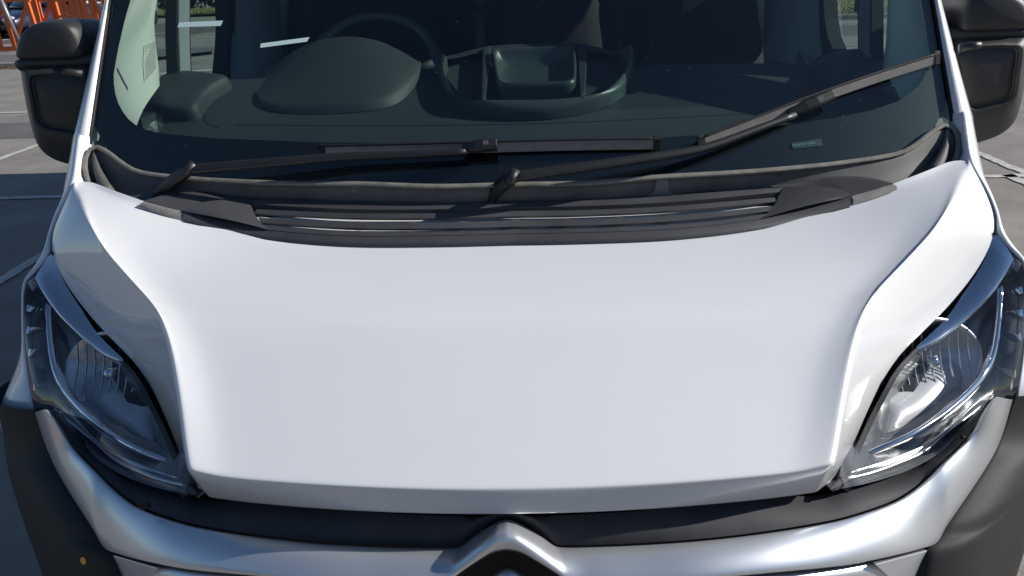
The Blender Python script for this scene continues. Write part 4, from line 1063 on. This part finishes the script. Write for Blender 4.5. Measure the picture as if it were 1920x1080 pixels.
# verges
GRASS = mat('grass_blades', (.22, .20, .06), .8, var=.45, vscale=1.2)
SOIL = mat('verge_soil', (.20, .17, .07), .95, var=.4, vscale=1.5, bump=.8, bscale=20)
def verge(pts, n, h, seed, lab):
    sheet('verge', pts, .10, SOIL)
    rd = random.Random(seed); bm = bmesh.new(); xs_ = [p[0] for p in pts]; a, b, c, d = [V((x, y, .10)) for x, y in pts]
    for k in range(n):
        s_, t = rd.random(), rd.random()**1.6; p = lerp(lerp(a, b, s_), lerp(d, c, s_), t); hh = h*rd.uniform(.4, 1.2); an = rd.uniform(0, 6.28)
        e = V((math.cos(an), math.sin(an), 0))*rd.uniform(.012, .03); l = V((rd.gauss(0,.4), rd.gauss(0,.4), 1))*hh
        bm.faces.new([bm.verts.new(q) for q in (p-e, p+e, p+l)])
    me = bpy.data.meshes.new('grass'); bm.to_mesh(me); bm.free(); tag(link('grass', me, GRASS, None, False), lab, 'grass', kind='stuff')
verge([(5.5,22.9),(40,24.6),(40,44),(5.5,40)], 26000, .05, 1, 'sunlit dry grass verge beyond the right-hand kerb')
kerb(5.5, 22.6, 36, 24.1, .18, .13, 1.0)
verge([(-19,36.0),(-7,36.6),(-7,40),(-19,40)], 9000, .2, 2, 'thin green grass strip under the dark hedge')
HEDGE = mat('hedge_leaves', (.018, .026, .012), .8, var=.5, vscale=2)
bm = bmesh.new(); rd = random.Random(8)
for k in range(15000):
    p = V((rd.uniform(-20.5, -6), 40.2 + abs(rd.gauss(0, .9)), .2 + 3.2*rd.random()**.8)); s_ = rd.uniform(.06, .14); e = V((rd.gauss(0,1), rd.gauss(0,1), rd.gauss(0,1))).normalized()*s_; f = V((rd.gauss(0,1), rd.gauss(0,1), rd.gauss(0,1))).normalized()*s_
    bm.faces.new([bm.verts.new(q) for q in (p-e, p-f, p+e, p+f)])
me = bpy.data.meshes.new('hedge'); bm.to_mesh(me); bm.free(); tag(link('hedge', me, HEDGE, None, False), 'dark evergreen hedge behind the far grass strip', 'hedge')
# timber post on the verge
POST = mat('weathered_timber', (.07, .06, .05), .85, var=.3, vscale=8)
pc = atz(1605.5, 22, .10)
po = sweep('wooden_post', [V((pc.x, pc.y, .05)), V((pc.x, pc.y, .9)), V((pc.x + .02, pc.y, 1.35))], circ(.085, 8), POST); tag(po, 'dark timber post on the grass verge, seen through the passenger window', 'post')
rl = box('fence_rail', (pc.x - 14, pc.y + 6.4, .55), (pc.x + 26, pc.y + 6.5, .75), POST); tag(rl, 'low dark timber rail along the back of the verge', 'rail')

# ---- orange steel frames
ORANGE = mat('orange_paint', (.78, .16, .035), .5, var=.08, vscale=4)
STEEL = mat('grey_steel_tube', (.30, .29, .28), .45, .6, var=.2, vscale=5)
def bar(name, a, b, wd, m, par):
    return sweep(name, [V(a), V(b)], rect(wd, wd), m, par, smooth=False)
def lattice(label, Y, bars, rails):
    """a welded frame standing in the plane y = Y; every member runs where it is seen"""
    o0 = aty(bars[0][0], bars[0][1], Y); base = V((o0.x, Y, 0)); f = empty('steel_frame', base); tag(f, label, 'frame', 'orange steel frames on the car park')
    for k, (u0, v0, u1, v1, wd, up) in enumerate(bars):
        a, b = aty(u0, v0, Y), aty(u1, v1, Y); t = (a - b)
        if up: a = b + t*((1.62 - b.z)/t.z) if abs(t.z) > .05 else a
        if up == 2: b = a - t*((a.z - .06)/t.z)
        dy = V((0, .006*(k % 3), 0)); bar('strut', a - base + dy, b - base + dy, wd, ORANGE, f)
    for u0, v0, u1, v1, wd in rails:
        a, b = aty(u0, v0, Y), aty(u1, v1, Y); b.z = a.z = max(.06, (a.z + b.z)/2); bar('rail', a - base, b - base, wd, ORANGE, f)
    return f

lattice('orange frame at the left end of the row with a grey tube leaning across it', 21.0,
        [(10,23,29,88,.11,2),(51,3,34,66,.075,0),(51,5,66,52,.09,2),(5,8,-6,45,.07,0),(-20,10,2,92,.10,2)], [(-40,2,57,1,.06),(-60,97,40,88,.10)])
tb = sweep('grey_tube', [aty(-8,-22,20.8), aty(37,80,20.8)], circ(.055, 10), STEEL); tag(tb, 'grey steel tube leaning across the leftmost orange frame', 'tube')
lattice('orange frame in the middle of the row with a thick double upright', 22.2,
        [(64,0,75,43,.19,2),(95,2,84,40,.075,0),(94,7,104,38,.08,2),(101,0,111,36,.10,2),(70,10,58,60,.07,0)], [(64,1,100,0,.06),(56,86,120,82,.09)])
lattice('orange frame at the right end of the row with close crossing struts', 20.6,
        [(113,4,121,30,.10,0),(120,7,137,34,.075,2),(133,4,127,22,.07,0),(134,5,142,34,.09,2),(145,0,158,48,.12,2),(150,9,184,71,.085,0),(155,0,172,76,.11,2),(171,0,185,69,.12,2),(176,3,194,40,.08,0),(194,0,201,24,.11,2)],
        [(100,2,200,-3,.06),(108,32,128,30,.07),(136,24,146,23,.06),(162,61,170,60,.06),(90,90,205,79,.10)])

# ---- parked cars far on the left
TYRE = RUBBER
CARGL = mat('car_window', (.02, .03, .035), .08, 0, 1)
LAMPC = mat('car_headlamp', (.75, .78, .8), .15, .4, 1)
PLATE = mat('number_plate', (.75, .75, .72), .5)
def car(label, x, y, rz, col, H=1.45, L=4.2, Wd=1.76, van_=False):
    c = empty('parked_van' if van_ else 'parked_car', (x, y, .012), R(rz)); tag(c, label, 'van' if van_ else 'car', 'cars parked beyond the orange frames')
    pm = mat('car_paint', col, .35, .2, 1.0); h = Wd/2
    if van_: st = [(0,.35,.75),(.05,.3,.92),(.6,.28,1.08),(1.05,.28,1.20),(1.75,.28,H*.98),(2.4,.28,H),(L-.1,.28,H),(L,.35,H*.95)]
    else: st = [(0,.38,.62),(.06,.30,.74),(.5,.26,.84),(1.15,.26,.95),(L-.7,.26,1.0),(L-.15,.28,.98),(L,.38,.88)]
    rr = []
    for y_, z0, z1 in st:
        k = .86 if y_ in (0, L) else (.94 if y_ < .1 or y_ > L - .2 else 1)
        rr.append([V((s*h*k*q, y_, z)) for s, q, z in ((-1,.9,z0),(-1,1,lerp(z0,z1,.35)),(-1,.97,lerp(z0,z1,.8)),(-1,.82,z1),(1,.82,z1),(1,.97,lerp(z0,z1,.8)),(1,1,lerp(z0,z1,.35)),(1,.9,z0))])
    rings('body', rr, pm, c, lv=2)
    if not van_:
        cab = [(1.05,.93,.80,.70),(1.75,H-.04,.70,.60),(2.6,H,.70,.60),(L-.75,H-.1,.70,.58),(L-.35,.98,.78,.68)]
        rings('cabin', [[V((-h*a,y_,.93)),V((-h*b,y_,z)),V((h*b,y_,z)),V((h*a,y_,.93))] for y_, z, a, b in cab], CARGL, c, lv=1)
        grid('roof', [[V((-h*.52,1.85,H-.02)),V((0,1.85,H+.01)),V((h*.52,1.85,H-.02))],[V((-h*.54,2.6,H+.012)),V((0,2.6,H+.03)),V((h*.54,2.6,H+.012))],[V((-h*.5,L-.85,H-.07)),V((0,L-.85,H-.05)),V((h*.5,L-.85,H-.07))]], pm, c, face=(0,0,1), thick=.03)
    else:
        prism('windscreen', [V(q) for q in ((-h*.74,1.12,1.25),(h*.74,1.12,1.25),(h*.68,1.68,H*.93),(-h*.68,1.68,H*.93))], (0,-.6,.8), .02, CARGL, c)
        for s in (-1, 1): prism('door_window', [V((s*h*.97,1.4,1.18)),V((s*h*.97,2.2,1.18)),V((s*h*.90,2.2,H*.86)),V((s*h*.90,1.85,H*.86))], (s,0,.1), .02, CARGL, c)
    for s in (-1, 1):
        rings('headlight', [[V((s*h*(.68 + .20*math.cos(t)), -.01 + .10*max(0, math.cos(t)) + d_, .66 + .085*math.sin(t) + .04*math.cos(t))) for t in [2*math.pi*k/14 for k in range(14)]] for d_ in (-.012, .06)], LAMPC, c)
        m = rings('door_mirror', [[V((s*h*(1.0 + .13*a), 1.35 + e, 1.0 + b_)) for a, b_ in ((0,-.07),(1,-.06),(1,.07),(0,.06))] for e in (0, .10)], pm, c)
        for y_ in (.8, L - .8):
            rings('wheel', [[V((s*(h - .10 + d_), y_ + r_*math.cos(t), .31 + r_*math.sin(t))) for t in [2*math.pi*k/20 for k in range(20)]] for d_, r_ in ((-.1,.30),(.085,.31),(.10,.27),(.09,.19))], TYRE, c)
    box('grille', (-h*.45, -.025, .50), (h*.45, .02, .64), DARK, c); box('number_plate', (-.26, -.04, .38), (.26, -.02, .49), PLATE, c)
    return c
def cx(u, y): return aty(u, 20, y).x
car('silver car with a clear headlamp showing behind the right end of the frames', cx(172, 28.2), 28.2, 4, (.36,.40,.46))
car('slate blue-grey car behind the thick double upright', cx(150, 27.5), 26.5, 78, (.13,.17,.24))
car('white van with pale green glass behind the leftmost frame', cx(26, 29.0), 29.0, -6, (.72,.74,.72), 2.0, 4.6, 1.9, True)
car('dark blue car at the extreme edge with a white number plate', cx(-22, 24.3), 24.3, -12, (.015,.02,.06))
car('black car standing behind the silver one', cx(188, 33.0), 33.0, 4, (.01,.01,.012))
sk = empty('low_wall', (0,0,0)); tag(sk, 'low dark brown brick wall in front of the white van', 'wall')
WALLM = mat('dark_brick', (.045, .03, .022), .9, var=.3, vscale=5)
q0, q1 = aty(13, 36, 27.2), aty(48, 36, 27.2)
for r_ in range(4):
    for i in range(4):
        x0 = lerp(q0.x, q1.x, (i - (.5 if r_ % 2 else 0))/4 + .01); x1 = lerp(q0.x, q1.x, (i + 1 - (.5 if r_ % 2 else 0))/4)
        x0, x1 = max(x0, q0.x), min(x1, q1.x - .004); box('brick', (x0, 27.1 + .006*(i % 2), .012 + r_*.105), (x1, 27.3, .012 + r_*.105 + .1), WALLM, sk)
# wood and hedges behind the viewer, mirrored in the lamps and the paint
WOOD = mat('distant_foliage', (.035, .05, .02), .9, var=.5, vscale=.6)
bm = bmesh.new(); rd = random.Random(21)
for k in range(9000):
    ang = rd.uniform(-160, -10); rad = rd.uniform(26, 34)
    top = 5.2 + 2.6*math.sin(ang*.21) + 1.6*math.sin(ang*.63 + 1) + 1.2*math.sin(ang*1.7)
    p = V((rad*math.cos(R(ang)), rad*math.sin(R(ang)), max(.1, top*rd.random()**.75))); s_ = rd.uniform(.25, .6)
    e = V((rd.gauss(0,1), rd.gauss(0,1), rd.gauss(0,1))).normalized()*s_; f = V((rd.gauss(0,1), rd.gauss(0,1), rd.gauss(0,1))).normalized()*s_
    bm.faces.new([bm.verts.new(q) for q in (p-e, p-f, p+e, p+f)])
me = bpy.data.meshes.new('treeline'); bm.to_mesh(me); bm.free(); tag(link('treeline', me, WOOD, None, False), 'dark treeline around the car park, mirrored in the headlamps', 'trees', kind='stuff')
